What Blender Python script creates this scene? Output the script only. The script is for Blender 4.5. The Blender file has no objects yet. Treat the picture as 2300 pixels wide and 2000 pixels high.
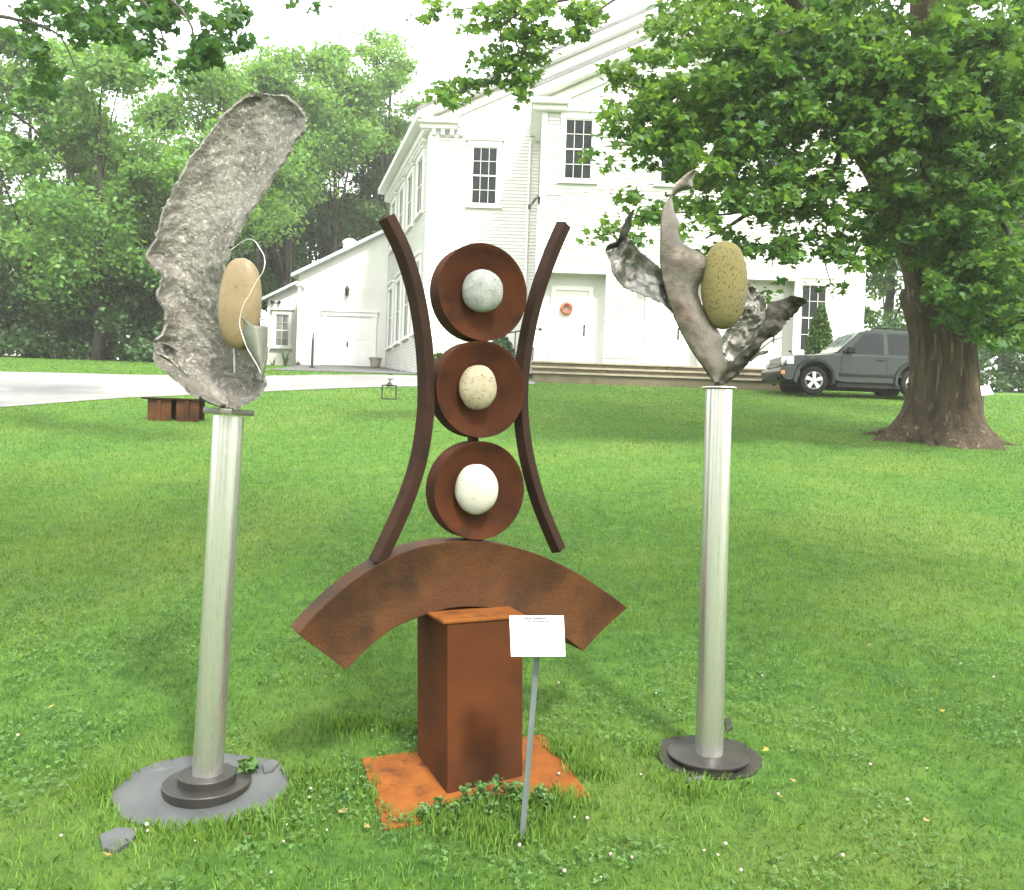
import bpy, bmesh, math, random
import numpy as np
from math import sin, cos, pi, radians, sqrt
from mathutils import Vector, Matrix, noise as mnoise

random.seed(7); RNG = np.random.default_rng(7)
SC = bpy.context.scene
COL = SC.collection

# ------------------------------------------------------------------ camera
FPX, EYE = 1900.0, 1.6
PITCH, ROLL = radians(-0.9), radians(2.0)
F_ = Vector((0, cos(PITCH), sin(PITCH))); U_ = Vector((0, -sin(PITCH), cos(PITCH))); R_ = Vector((1, 0, 0))
XC = R_*cos(ROLL) + U_*sin(ROLL); YC = -R_*sin(ROLL) + U_*cos(ROLL)
CAMP = Vector((0, 0, EYE))
cd = bpy.data.cameras.new('camera'); cam = bpy.data.objects.new('camera', cd); COL.objects.link(cam)
cd.sensor_width = 36; cd.sensor_fit = 'HORIZONTAL'; cd.lens = 36*FPX/2300; cd.clip_start = 0.05; cd.clip_end = 2000
m = Matrix.Identity(4)
for i in range(3):
    m[i][0], m[i][1], m[i][2], m[i][3] = XC[i], YC[i], -F_[i], CAMP[i]
cam.matrix_world = m
SC.camera = cam

# ------------------------------------------------------------------ sky, sun, exposure
SUN_TO = Vector((0.34, -0.62, 0.92)).normalized()
w = bpy.data.worlds.new('World'); SC.world = w; w.use_nodes = True
wn, wl = w.node_tree.nodes, w.node_tree.links
wn.clear()
sky = wn.new('ShaderNodeTexSky'); sky.sky_type = 'NISHITA'; sky.sun_disc = False
sky.sun_elevation = math.asin(SUN_TO.z); sky.sun_rotation = math.atan2(SUN_TO.x, SUN_TO.y)
sky.air_density = 1.2; sky.dust_density = 3.0
wm = wn.new('ShaderNodeMixRGB'); wm.inputs[0].default_value = 0.7; wm.inputs[2].default_value = (10.0, 10.0, 9.6, 1)   # bright thin overcast
bg = wn.new('ShaderNodeBackground'); bg.inputs[1].default_value = 0.15
wo = wn.new('ShaderNodeOutputWorld')
wl.new(sky.outputs[0], wm.inputs[1]); wl.new(wm.outputs[0], bg.inputs[0]); wl.new(bg.outputs[0], wo.inputs[0])
sd = bpy.data.lights.new('sun', 'SUN'); sd.energy = 2.4; sd.angle = radians(7); sd.color = (1.0, 0.95, 0.84)
so = bpy.data.objects.new('sun', sd); COL.objects.link(so); so.location = (20, -15, 30)
so.rotation_euler = SUN_TO.to_track_quat('Z', 'Y').to_euler()
SC.view_settings.view_transform = 'Standard'; SC.view_settings.look = 'None'
SC.view_settings.exposure = 1.80; SC.view_settings.gamma = 1.0
SC.render.engine = 'CYCLES'
SC.cycles.max_bounces = 8; SC.cycles.diffuse_bounces = 3; SC.cycles.transmission_bounces = 4; SC.cycles.transparent_max_bounces = 6

# ------------------------------------------------------------------ helpers
def ray(px, py): return F_ + XC*((px-1150)/FPX) + YC*((1000-py)/FPX)
def at(px, py, Y):
    d = ray(px, py); return CAMP + d*(Y/d.y)
def ground(x, y):
    if y < -12: return -1.5
    if y < 26: z = .125*y
    elif y < 40: z = 3.25 + .08*(y-26)
    else: z = 4.37 + .03*(y-40)
    return z
def gnd(px, py):
    d = ray(px, py); t = 1.0
    while t < 120:
        q = CAMP + d*t
        if q.z <= ground(q.x, q.y): return q
        t *= 1.004
    return q
def on_plane(px, py, p0, n):
    d = ray(px, py); return CAMP + d*((p0-CAMP).dot(n)/d.dot(n))
LOC = {}
def tag(o, label=None, cat=None, group=None, kind=None):
    if label: o['label'] = label
    if cat: o['category'] = cat
    if group: o['group'] = group
    if kind: o['kind'] = kind
    return o
def link(o, parent=None):
    COL.objects.link(o)
    if parent: o.parent = parent
    return o
def thing(name, loc, label, cat, group=None):
    o = bpy.data.objects.new(name, None); o.empty_display_size = .1
    link(o); o.location = loc; LOC[o.name] = Vector(loc)
    return tag(o, label, cat, group)
class MB:
    def __init__(s): s.v = []; s.f = []
    def add(s, vs, fs):
        n = len(s.v); s.v += [Vector(v) for v in vs]; s.f += [tuple(i+n for i in f) for f in fs]; return s
    def hexa(s, p):   # 8 points: bottom 0-3, top 4-7
        return s.add(p, [(3,2,1,0),(4,5,6,7),(0,1,5,4),(1,2,6,5),(2,3,7,6),(3,0,4,7)])
    def box(s, x0, x1, y0, y1, z0, z1):
        return s.hexa([(x0,y0,z0),(x1,y0,z0),(x1,y1,z0),(x0,y1,z0),(x0,y0,z1),(x1,y0,z1),(x1,y1,z1),(x0,y1,z1)])
    def prism(s, poly, d):
        n = len(poly); d = Vector(d); a = [Vector(p) for p in poly]
        fs = [tuple(range(n))[::-1], tuple(range(n, 2*n))] + [(i, (i+1) % n, n+(i+1) % n, n+i) for i in range(n)]
        return s.add(a+[p+d for p in a], fs)
    def tube(s, pts, rad, n=8, caps=True, square=False):
        pts = [Vector(p) for p in pts]; N = len(pts)
        if not hasattr(rad, '__len__'): rad = [rad]*N
        base = len(s.v); prev = None
        for i, p in enumerate(pts):
            t = (pts[min(i+1, N-1)]-pts[max(i-1, 0)]).normalized()
            if prev is None:
                a = Vector((0, 0, 1)) if abs(t.z) < .9 else Vector((0, 1, 0)); u = t.cross(a).normalized()
            else:
                u = (prev - t*prev.dot(t)).normalized()
            prev = u; w_ = t.cross(u)
            for k in range(n):
                th = 2*pi*(k+.5)/n
                s.v.append(p + (u*cos(th)+w_*sin(th))*rad[i])
        for i in range(N-1):
            for k in range(n):
                a = base+i*n+k; b = base+i*n+(k+1) % n
                s.f.append((a, b, b+n, a+n))
        if caps:
            s.f.append(tuple(base+k for k in range(n))[::-1]); s.f.append(tuple(base+(N-1)*n+k for k in range(n)))
        return s
    def lathe(s, prof, c, n=32, ax=(0,0,1)):
        ax = Vector(ax).normalized(); a = Vector((1,0,0)) if abs(ax.x) < .9 else Vector((0,1,0))
        u = (a-ax*a.dot(ax)).normalized(); w_ = ax.cross(u); c = Vector(c); base = len(s.v)
        for r, z in prof:
            for k in range(n):
                th = 2*pi*k/n; s.v.append(c+ax*z+(u*cos(th)+w_*sin(th))*max(r, 1e-4))
        for i in range(len(prof)-1):
            for k in range(n):
                a0 = base+i*n+k; b0 = base+i*n+(k+1) % n; s.f.append((a0, b0, b0+n, a0+n))
        if prof[0][0] > 1e-3: s.f.append(tuple(base+k for k in range(n))[::-1])
        if prof[-1][0] > 1e-3: s.f.append(tuple(base+(len(prof)-1)*n+k for k in range(n)))
        return s
    def build(s, name, mat, parent=None, smooth=False, bevel=0, label=None, kind=None, loc=None):
        o0 = LOC[parent.name] if parent else Vector(loc or (0,0,0))
        me = bpy.data.meshes.new(name); me.from_pydata([tuple(v-o0) for v in s.v], [], s.f); me.update()
        o = bpy.data.objects.new(name, me); link(o, parent)
        if not parent: o.location = o0
        LOC[o.name] = o0.copy()
        if mat: me.materials.append(mat)
        bm = bmesh.new(); bm.from_mesh(me); bmesh.ops.recalc_face_normals(bm, faces=bm.faces); bm.to_mesh(me); bm.free()
        if bevel:
            b = o.modifiers.new('bevel', 'BEVEL'); b.width = bevel; b.segments = 2; b.limit_method = 'ANGLE'; b.angle_limit = radians(35)
        if smooth:
            me.polygons.foreach_set('use_smooth', [True]*len(me.polygons))
            if smooth == 'angle':
                try: me.set_sharp_from_angle(angle=radians(38))
                except Exception: pass
        return tag(o, label, kind=kind)
def piece(name, me, parent, loc, scale=(1,1,1), rot=None):
    o = bpy.data.objects.new(name, me); link(o, parent)
    o.location = Vector(loc)-(LOC[parent.name] if parent else Vector()); o.scale = scale
    if rot is not None: o.rotation_euler = rot
    return o
def np_mesh(name, V, loops, tot, mat, parent=None, attr=None, kind=None, smooth=False):
    me = bpy.data.meshes.new(name); o0 = np.array(LOC[parent.name]) if parent else np.zeros(3)
    V = np.asarray(V, dtype=np.float32)-o0.astype(np.float32)
    me.vertices.add(len(V)); me.vertices.foreach_set('co', V.ravel())
    me.loops.add(len(loops)); me.loops.foreach_set('vertex_index', np.asarray(loops, dtype=np.int32))
    st = np.concatenate([[0], np.cumsum(tot)[:-1]]).astype(np.int32)
    me.polygons.add(len(tot)); me.polygons.foreach_set('loop_start', st); me.polygons.foreach_set('loop_total', np.asarray(tot, dtype=np.int32))
    me.update(calc_edges=True)
    if attr is not None:
        a = me.attributes.new('tint', 'FLOAT', 'POINT'); a.data.foreach_set('value', np.asarray(attr, dtype=np.float32))
    me.materials.append(mat)
    o = bpy.data.objects.new(name, me); link(o, parent); LOC[o.name] = Vector(o0)
    return tag(o, kind=kind)

# ------------------------------------------------------------------ materials
def pmat(name, c1, c2=None, scale=4.0, rough=.6, metal=0.0, bump=0.0, bscale=40.0, detail=5, stretch=(1,1,1), c3=None, c3scale=30, c3lo=.62, c3hi=.7, spec=.5, rough2=None, coat=0, bdist=.01):
    mt = bpy.data.materials.new(name); mt.use_nodes = True
    nt = mt.node_tree; N, L = nt.nodes, nt.links; b = N['Principled BSDF']
    b.inputs['Roughness'].default_value = rough; b.inputs['Metallic'].default_value = metal
    b.inputs['Specular IOR Level'].default_value = spec; b.inputs['Coat Weight'].default_value = coat
    b.inputs['Base Color'].default_value = (*c1, 1)
    tc = N.new('ShaderNodeTexCoord'); mp = N.new('ShaderNodeMapping'); mp.inputs['Scale'].default_value = stretch
    L.new(tc.outputs['Object'], mp.inputs['Vector'])
    def nz(s, d=5):
        n = N.new('ShaderNodeTexNoise'); n.inputs['Scale'].default_value = s; n.inputs['Detail'].default_value = d; n.inputs['Roughness'].default_value = .62
        L.new(mp.outputs[0], n.inputs['Vector']); return n
    def ramp(src, lo, hi):
        r = N.new('ShaderNodeMapRange'); r.inputs[1].default_value = lo; r.inputs[2].default_value = hi; L.new(src, r.inputs[0]); return r.outputs[0]
    col = None
    if c2:
        n = nz(scale, detail); f = ramp(n.outputs['Fac'], .36, .64)
        x = N.new('ShaderNodeMixRGB'); x.inputs[1].default_value = (*c1, 1); x.inputs[2].default_value = (*c2, 1); L.new(f, x.inputs[0]); col = x.outputs[0]
        if rough2 is not None:
            y = N.new('ShaderNodeMapRange'); y.inputs[3].default_value = rough; y.inputs[4].default_value = rough2; L.new(f, y.inputs[0]); L.new(y.outputs[0], b.inputs['Roughness'])
    if c3:
        n = nz(c3scale, 3); f = ramp(n.outputs['Fac'], c3lo, c3hi)
        x = N.new('ShaderNodeMixRGB'); x.inputs[2].default_value = (*c3, 1); L.new(f, x.inputs[0])
        if col: L.new(col, x.inputs[1])
        else: x.inputs[1].default_value = (*c1, 1)
        col = x.outputs[0]
    if col: L.new(col, b.inputs['Base Color'])
    if bump:
        n = nz(bscale, 6); bp = N.new('ShaderNodeBump'); bp.inputs['Strength'].default_value = bump; bp.inputs['Distance'].default_value = bdist
        L.new(n.outputs['Fac'], bp.inputs['Height']); L.new(bp.outputs[0], b.inputs['Normal'])
    return mt
def leafmat(name, lo, hi, trans=.35, rough=.55):
    mt = bpy.data.materials.new(name); mt.use_nodes = True
    nt = mt.node_tree; N, L = nt.nodes, nt.links; b = N['Principled BSDF']; out = N['Material Output']
    at_ = N.new('ShaderNodeAttribute'); at_.attribute_name = 'tint'
    x = N.new('ShaderNodeMixRGB'); x.inputs[1].default_value = (*lo, 1); x.inputs[2].default_value = (*hi, 1); L.new(at_.outputs['Fac'], x.inputs[0])
    L.new(x.outputs[0], b.inputs['Base Color']); b.inputs['Roughness'].default_value = rough; b.inputs['Specular IOR Level'].default_value = .35
    t = N.new('ShaderNodeBsdfTranslucent'); g = N.new('ShaderNodeMixRGB'); g.blend_type = 'MULTIPLY'; g.inputs[0].default_value = 1; g.inputs[2].default_value = (1.35, 1.25, .5, 1)
    L.new(x.outputs[0], g.inputs[1]); L.new(g.outputs[0], t.inputs[0])
    ms = N.new('ShaderNodeMixShader'); ms.inputs[0].default_value = trans
    L.new(b.outputs[0], ms.inputs[1]); L.new(t.outputs[0], ms.inputs[2]); L.new(ms.outputs[0], out.inputs['Surface'])
    return mt
M = {}
M['white'] = pmat('white_paint', (.60,.60,.56), (.545,.545,.50), .8, .6, c3=(.46,.46,.41), c3scale=6, c3lo=.6, c3hi=.8, spec=.15)
M['white2'] = pmat('white_trim', (.72,.72,.69), (.68,.68,.645), 2, .55, spec=.2)
M['door'] = pmat('door_paint', (.62,.62,.575), (.57,.57,.52), 1.5, .5, spec=.2)
M['glass'] = pmat('dark_window_glass', (.008,.012,.012), (.013,.018,.018), 1.2, .03, spec=.14)
M['curtain'] = pmat('curtained_glass', (.28,.29,.28), (.10,.11,.11), 9, .12, stretch=(1,1,.05), spec=.6)
M['shingle'] = pmat('roof_shingle', (.18,.18,.18), (.13,.13,.13), 3, .85, bump=.4, bscale=30)
M['metalroof'] = pmat('pale_roof', (.62,.65,.68), (.56,.6,.64), 1, .45)
M['concrete'] = pmat('step_stone', (.15,.13,.085), (.105,.09,.058), 1.6, .85, bump=.3, bscale=25, c3=(.08,.068,.043), c3scale=5, spec=.2)
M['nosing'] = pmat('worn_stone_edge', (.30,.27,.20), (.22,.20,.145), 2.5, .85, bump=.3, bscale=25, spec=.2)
M['found'] = pmat('foundation_stone', (.16,.15,.14), (.09,.09,.08), 2, .9, bump=.5, bscale=8)
M['asphalt'] = pmat('pale_driveway', (.19,.19,.186), (.15,.15,.147), .35, .9, bump=.3, bscale=80, c3=(.25,.245,.235), c3scale=1.2, c3lo=.5, c3hi=.7, spec=.2)
M['ramp'] = pmat('ramp_asphalt', (.085,.087,.088), (.07,.07,.07), 2, .9, bump=.2, bscale=90)
M['black'] = pmat('black_iron', (.015,.015,.016), (.03,.028,.027), 12, .5, .3)
M['rust'] = pmat('weathered_rust', (.036,.0115,.0045), (.060,.018,.006), 5, .85, 0, bump=.35, bscale=140, c3=(.018,.008,.0045), c3scale=9, c3lo=.52, c3hi=.72, bdist=.004, spec=.12)
M['rustdark'] = pmat('dark_rust', (.019,.0092,.0052), (.030,.013,.007), 6, .75, 0, bump=.35, bscale=120, c3=(.013,.0075,.005), c3scale=10, c3lo=.55, c3hi=.72, bdist=.004, spec=.15)
M['rustarc'] = pmat('arc_rust', (.078,.031,.0095), (.048,.0185,.0062), 3.5, .62, 0, bump=.8, bscale=70, c3=(.026,.0125,.0055), c3scale=4, c3lo=.48, c3hi=.68, bdist=.006, spec=.15)
M['rustped'] = pmat('pedestal_rust', (.078,.024,.0075), (.048,.0165,.006), 4, .85, 0, bump=.4, bscale=150, c3=(.03,.0135,.006), c3scale=3, c3lo=.45, c3hi=.72, bdist=.003, spec=.1)
M['rustplate'] = pmat('orange_rust', (.19,.066,.015), (.125,.042,.011), 9, .9, 0, bump=.4, bscale=120, c3=(.07,.028,.011), c3scale=16, c3lo=.54, c3hi=.72, bdist=.003, spec=.08)
M['granite'] = pmat('grey_granite', (.30,.305,.29), (.21,.215,.205), 30, .7, c3=(.06,.06,.06), c3scale=170, c3lo=.58, c3hi=.67, bump=.15, bscale=90, bdist=.003, spec=.25)
M['cream'] = pmat('cream_pebble', (.34,.30,.205), (.27,.235,.16), 12, .6, c3=(.08,.068,.045), c3scale=110, c3lo=.58, c3hi=.66, bump=.12, bscale=90, bdist=.003, spec=.25)
M['whitestone'] = pmat('white_pebble', (.42,.405,.35), (.34,.33,.29), 10, .6, c3=(.09,.085,.075), c3scale=100, c3lo=.64, c3hi=.72, bump=.12, bscale=80, bdist=.003, spec=.25)
M['tan'] = pmat('tan_stone', (.205,.155,.085), (.165,.123,.067), 8, .45, c3=(.11,.08,.043), c3scale=130, c3lo=.58, c3hi=.7, bump=.1, bscale=120, bdist=.002, spec=.3)
M['olive'] = pmat('mossy_yellow_stone', (.175,.15,.048), (.15,.13,.072), 5, .75, c3=(.06,.052,.022), c3scale=120, c3lo=.55, c3hi=.66, bump=.25, bscale=100, bdist=.003, spec=.15)
M['steel'] = pmat('brushed_steel', (.58,.555,.55), (.52,.50,.495), 40, .26, .9, stretch=(8,8,.08), rough2=.36)
M['bark'] = pmat('cast_bark_metal', (.20,.19,.165), (.10,.093,.08), 9, .5, .45, bump=.85, bscale=75, c3=(.35,.34,.31), c3scale=60, c3lo=.55, c3hi=.70, rough2=.6, bdist=.010)
M['petal'] = pmat('hammered_metal', (.36,.35,.325), (.18,.168,.15), 12, .42, .75, bump=.7, bscale=55, rough2=.6, bdist=.008)
M['petaldark'] = pmat('brown_steel', (.155,.14,.113), (.09,.08,.063), 4, .40, .85, bump=.4, bscale=60, c3=(.07,.05,.036), c3scale=7, c3lo=.52, c3hi=.72, bdist=.005)
M['leafdark'] = pmat('dark_cut_steel', (.028,.026,.02), (.05,.045,.034), 9, .55, .4, bump=.6, bscale=40, bdist=.006, spec=.3)
M['leafsmooth'] = pmat('smooth_grey_steel', (.13,.135,.105), (.10,.105,.08), 5, .6, .3)
M['brightedge'] = pmat('ground_bright_edge', (.72,.71,.66), (.5,.48,.44), 30, .3, .85)
M['basedark'] = pmat('dark_base_steel', (.030,.029,.027), (.045,.042,.038), 8, .4, .45, c3=(.05,.04,.028), c3scale=10, spec=.3)
M['pad'] = pmat('grey_concrete_pad', (.07,.075,.076), (.042,.046,.048), 3, .6, bump=.3, bscale=60, c3=(.10,.10,.10), c3scale=4, bdist=.004, spec=.35)
M['sign'] = pmat('sign_white', (.85,.86,.85), (.82,.83,.82), 3, .35)
M['ink'] = pmat('grey_print', (.035,.042,.06), None, rough=.8, spec=.1)
M['galv'] = pmat('galvanized_stake', (.13,.155,.155), (.09,.11,.11), 20, .5, .3, stretch=(1,1,.2), spec=.3)
M['paint'] = pmat('grey_green_car_paint', (.017,.024,.021), None, rough=.2, metal=.15, coat=.25, spec=.2)
M['cardark'] = pmat('car_dark_plastic', (.010,.010,.010), (.015,.015,.015), 6, .6, spec=.2)
M['carglass'] = pmat('car_glass', (.010,.013,.013), None, rough=.01, spec=.18)
M['screen'] = pmat('windscreen_glass', (.20,.24,.23), (.12,.15,.15), 1.5, .06, spec=.9)
M['tyre'] = pmat('tyre_rubber', (.012,.0115,.011), (.02,.018,.017), 10, .85, spec=.15)
M['alloy'] = pmat('alloy_rim', (.68,.68,.66), None, rough=.3, metal=.8)
M['lamp'] = pmat('lamp_lens', (.6,.62,.6), (.45,.47,.46), 8, .1, spec=.8)
M['amber'] = pmat('amber_lens', (.55,.17,.03), None, rough=.2)
M['treebark'] = pmat('maple_bark', (.095,.073,.048), (.046,.034,.022), 3.0, .95, bump=1.0, bscale=11, stretch=(2.2,2.2,.2), c3=(.21,.18,.135), c3scale=6, c3lo=.55, c3hi=.72, bdist=.09, spec=.15)
M['twig'] = pmat('branch_bark', (.05,.042,.03), (.03,.025,.02), 6, .9, bump=.4, bscale=20)
M['greybark'] = pmat('woods_bark', (.045,.042,.034), (.028,.025,.02), 3, .9, bump=.5, bscale=12, stretch=(1,1,.25), spec=.1)
M['wreath'] = pmat('wreath_berries', (.42,.10,.06), (.30,.14,.06), 40, .7, c3=(.6,.32,.22), c3scale=60)
M['terracotta'] = pmat('pot_pale', (.33,.30,.25), (.26,.235,.19), 6, .8, spec=.2)
M['soil'] = pmat('soil', (.05,.035,.022), None, rough=.95)
M['blossom'] = pmat('clover_white', (.40,.36,.32), (.31,.25,.21), 200, .8, spec=.1)
M['dryleaf'] = pmat('dry_leaf', (.30,.20,.09), (.22,.13,.055), 40, .8, spec=.1)
M['dryyellow'] = pmat('yellow_leaf', (.27,.22,.05), (.20,.15,.035), 40, .8, spec=.1)
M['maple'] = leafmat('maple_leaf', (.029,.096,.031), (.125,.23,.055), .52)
M['maple2'] = leafmat('overhang_leaf', (.028,.085,.036), (.08,.165,.06), .45)
M['wood_a'] = leafmat('woods_leaf', (.055,.155,.045), (.18,.33,.09), .52)
M['wood_b'] = leafmat('woods_leaf_dark', (.028,.08,.024), (.085,.165,.045), .38)
M['under'] = leafmat('undergrowth_leaf', (.02,.055,.02), (.065,.13,.042), .28)
M['shrub'] = leafmat('arborvitae', (.03,.075,.012), (.075,.15,.03), .2)
M['grassblade'] = leafmat('grass_blade', (.036,.118,.020), (.165,.285,.048), .38, .65)
M['clover'] = leafmat('clover_leaf', (.04,.10,.026), (.10,.20,.05), .3)

# ------------------------------------------------------------------ leaves in bulk
_R = [(.17,.07),(.42,.05),(.29,.24),(.56,.47),(.25,.50),(.20,.66)]
MAPLE = np.array([(0,0)]+_R+[(0,1)]+[(-x,y) for x,y in _R[::-1]], dtype=float)
_r = [(.38,.06),(.28,.26),(.54,.50),(.20,.54)]
MAPLE_S = np.array([(0,0)]+_r+[(0,1)]+[(-x,y) for x,y in _r[::-1]], dtype=float)
OVAL = np.array([(0,0),(.34,.42),(0,1),(-.34,.42)], dtype=float)
def leaf_frames(n, tilt=.75, droop=.35):
    nr = RNG.normal(size=(n,3))*tilt; nr[:,2] = np.abs(nr[:,2])*.4+.75
    nr /= np.linalg.norm(nr, axis=1)[:,None]
    d = RNG.normal(size=(n,3)); d[:,2] -= droop
    d -= nr*(d*nr).sum(1)[:,None]; d /= np.linalg.norm(d, axis=1)[:,None]
    return np.cross(d, nr), d, nr
def leaves(name, P, size, mat, parent, shape=OVAL, tint=None, kind='stuff', tilt=.75, bend=.3):
    P = np.asarray(P, dtype=float); n = len(P); k = len(shape)
    sx, dy, nz = leaf_frames(n, tilt)
    s = size*RNG.uniform(.5, 1.35, n)
    x, y = shape[:,0], shape[:,1]; z = -bend*(np.abs(x)**1.4)-bend*.6*y*y
    V = P[:,None,:]+s[:,None,None]*(sx[:,None,:]*x[None,:,None]+dy[:,None,:]*(y-.4)[None,:,None]+nz[:,None,:]*z[None,:,None])
    if tint is None: tint = RNG.beta(2, 2.2, n)
    return np_mesh(name, V.reshape(-1,3), np.arange(n*k), np.full(n, k), mat, parent, np.repeat(tint, k), kind)
def clump_pts(c, r, n, shell=.35):
    u = RNG.normal(size=(n,3)); u /= np.linalg.norm(u, axis=1)[:,None]
    rr = (shell+(1-shell)*RNG.random(n))**(1/1.6)
    return np.array(c)[None,:]+u*rr[:,None]*np.array(r)[None,:]
# ------------------------------------------------------------------ ground
def lawn_material():
    mt = bpy.data.materials.new('lawn'); mt.use_nodes = True
    N, L = mt.node_tree.nodes, mt.node_tree.links; b = N['Principled BSDF']; b.inputs['Roughness'].default_value = .9; b.inputs['Specular IOR Level'].default_value = .15
    g = N.new('ShaderNodeNewGeometry')
    def nz(s, d, r=.6):
        n = N.new('ShaderNodeTexNoise'); n.inputs['Scale'].default_value = s; n.inputs['Detail'].default_value = d; n.inputs['Roughness'].default_value = r; L.new(g.outputs['Position'], n.inputs['Vector']); return n.outputs['Fac']
    def mix(f, a, c, lo, hi):
        r = N.new('ShaderNodeMapRange'); r.inputs[1].default_value = lo; r.inputs[2].default_value = hi; L.new(f, r.inputs[0])
        x = N.new('ShaderNodeMixRGB'); L.new(r.outputs[0], x.inputs[0])
        for i, q in ((1, a), (2, c)):
            if isinstance(q, tuple): x.inputs[i].default_value = (*q, 1)
            else: L.new(q, x.inputs[i])
        return x.outputs[0]
    c = mix(nz(9, 8, .75), (.030,.09,.016), (.105,.205,.034), .34, .66)
    c = mix(nz(.45, 4), c, (.145,.20,.042), .48, .76)
    c = mix(nz(60, 3), c, (.03,.07,.012), .52, .75)
    L.new(c, b.inputs['Base Color'])
    bp = N.new('ShaderNodeBump'); bp.inputs['Strength'].default_value = .9; bp.inputs['Distance'].default_value = .03; L.new(nz(45, 8, .8), bp.inputs['Height']); L.new(bp.outputs[0], b.inputs['Normal'])
    return mt
M['lawn'] = lawn_material()
def sheet_grid(name, xs, ys, mat, dz=0):
    V = [(x, y, ground(x, y)+dz) for y in ys for x in xs]; nx = len(xs)
    Fc = [(j*nx+i, j*nx+i+1, (j+1)*nx+i+1, (j+1)*nx+i) for j in range(len(ys)-1) for i in range(nx-1)]
    mb = MB(); mb.add(V, Fc); return mb.build(name, mat)
tag(sheet_grid('ground', [-400,-120,-40,-15,0,15,40,120,400], [-300,-60,-12,-5,0,3,6,10,14,18,22,26,30,34,40,60,120,250,600], M['lawn']), kind='structure')
def ground_strip(name, near, far, mat, dz):
    V = []; Fc = []
    for (a, b_) in zip(near, far):
        for k in range(7):
            q = a.lerp(b_, k/6); V.append((q.x, q.y, ground(q.x, q.y)+dz))
    for i in range(len(near)-1):
        for k in range(6): Fc.append((i*7+k, i*7+k+1, i*7+k+8, i*7+k+7))
    return tag(MB().add(V, Fc).build(name, mat), kind='structure')
DN = [Vector((-60,-2,0)), Vector((-16,8.8,0))]+[gnd(*p) for p in ((0,917),(143,906),(291,895),(430,889),(600,881),(760,874),(880,870))]+[Vector((-.4,22.3,0)), Vector((.6,23.6,0))]
DF = [Vector((-60,24,0)), Vector((-18,22.0,0))]+[Vector((-12.6,21.2,0)), Vector((-11.4,21.5,0)), Vector((-10.2,21.6,0)), Vector((-8.8,22,0)), Vector((-7.2,22.6,0)), Vector((-5.4,24.3,0)), Vector((-3.8,25.2,0)), Vector((-1.8,25.5,0)), Vector((.6,25.2,0))]
ground_strip('driveway', DN, DF, M['asphalt'], .012)

# ------------------------------------------------------------------ church
class Frame:      # a vertical wall plane: u along t, z up, w outwards
    def __init__(s, o, t):
        s.o = Vector(o); s.t = Vector(t).normalized(); s.n = s.t.cross(Vector((0,0,1)))
    def p(s, u, z, w=0): return Vector((s.o.x+s.t.x*u+s.n.x*w, s.o.y+s.t.y*u+s.n.y*w, z))
    def box(s, mb, u0, u1, z0, z1, w0, w1):
        return mb.hexa([s.p(u0,z0,w1), s.p(u1,z0,w1), s.p(u1,z0,w0), s.p(u0,z0,w0), s.p(u0,z1,w1), s.p(u1,z1,w1), s.p(u1,z1,w0), s.p(u0,z1,w0)])
    def uz(s, px, py):
        q = on_plane(px, py, s.o, s.n); return (q-s.o).dot(s.t), q.z
YF, YW = 25.6, 28.2
FR = Frame((0,YF,0), (1,0,0)); WG = Frame((0,YW,0), (1,0,0))
u = lambda fr, px, py: fr.uz(px, py)[0]
zz = lambda fr, px, py: fr.uz(px, py)[1]
PL, PR = u(FR,1212,500), u(FR,1797,600)          # portico sides
PC = (PL+PR)/2
WL = u(WG,966,350); WR = u(WG,1942,600)          # main body sides
WC = (WL+WR)/2
ZB = zz(FR,1260,812)                             # floor line
ZE = zz(FR,1215,218)                             # portico eave
ZE2 = zz(WG,960,262)                             # main eave
SLOPE = .47
SB = Vector((WL-2.6, 36.9, 0))                   # back end of the side wall (skewed)
sdir = (Vector((WL,YW,0))-SB)
SD = Frame(SB, sdir); SLEN = sdir.length
church = thing('church', (PC, YF, 3.0), 'large white clapboard church with two gables and tall multi-paned windows', 'church')
# --- walls
mb = MB()
DOORS = []
for pc in (1285, 1500, 1718):
    c = u(FR,pc,730); DOORS.append(c)
BW = .98; ZH = zz(FR,1290,612)                   # bay half width, header height
edges = [PL]+[e for c in DOORS for e in (c-BW, c+BW)]+[PR]
FR.box(mb, PL, PR, ZB-.05, ZE, -2.7, -.42)
for i in range(0, len(edges), 2): FR.box(mb, edges[i], edges[i+1], ZB-.05, ZH, -.42, 0)
FR.box(mb, PL, PR, ZH, ZE, -.42, 0)
mb.prism([FR.p(PL,ZE), FR.p(PR,ZE), FR.p(PC, ZE+(PC-PL)*SLOPE)], (0, 2.7, 0))
wall = mb.build('portico_wall', M['white'], church)
mb = MB(); ZR = ZE2+(WC-WL)*SLOPE
z0w = 3.55
mb.prism([WG.p(WL,z0w), WG.p(WR,z0w), WG.p(WR,ZE2), WG.p(WC,ZR), WG.p(WL,ZE2)], (0,.3,0))
mb.hexa([SD.p(0,z0w,0), SD.p(SLEN,z0w,0), SD.p(SLEN,z0w,-.3), SD.p(0,z0w,-.3), SD.p(0,ZE2,0), SD.p(SLEN,ZE2,0), SD.p(SLEN,ZE2,-.3), SD.p(0,ZE2,-.3)])
mb.box(WR-.3, WR, YW+.3, 37.2, z0w, ZE2); mb.prism([(SB.x,36.9,z0w),(WR,36.9,z0w),(WR,36.9,ZE2),(WC-1.3,36.9,ZR),(SB.x,36.9,ZE2)], (0,.3,0))
bodywall = mb.build('main_wall', M['white'], church)
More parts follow.
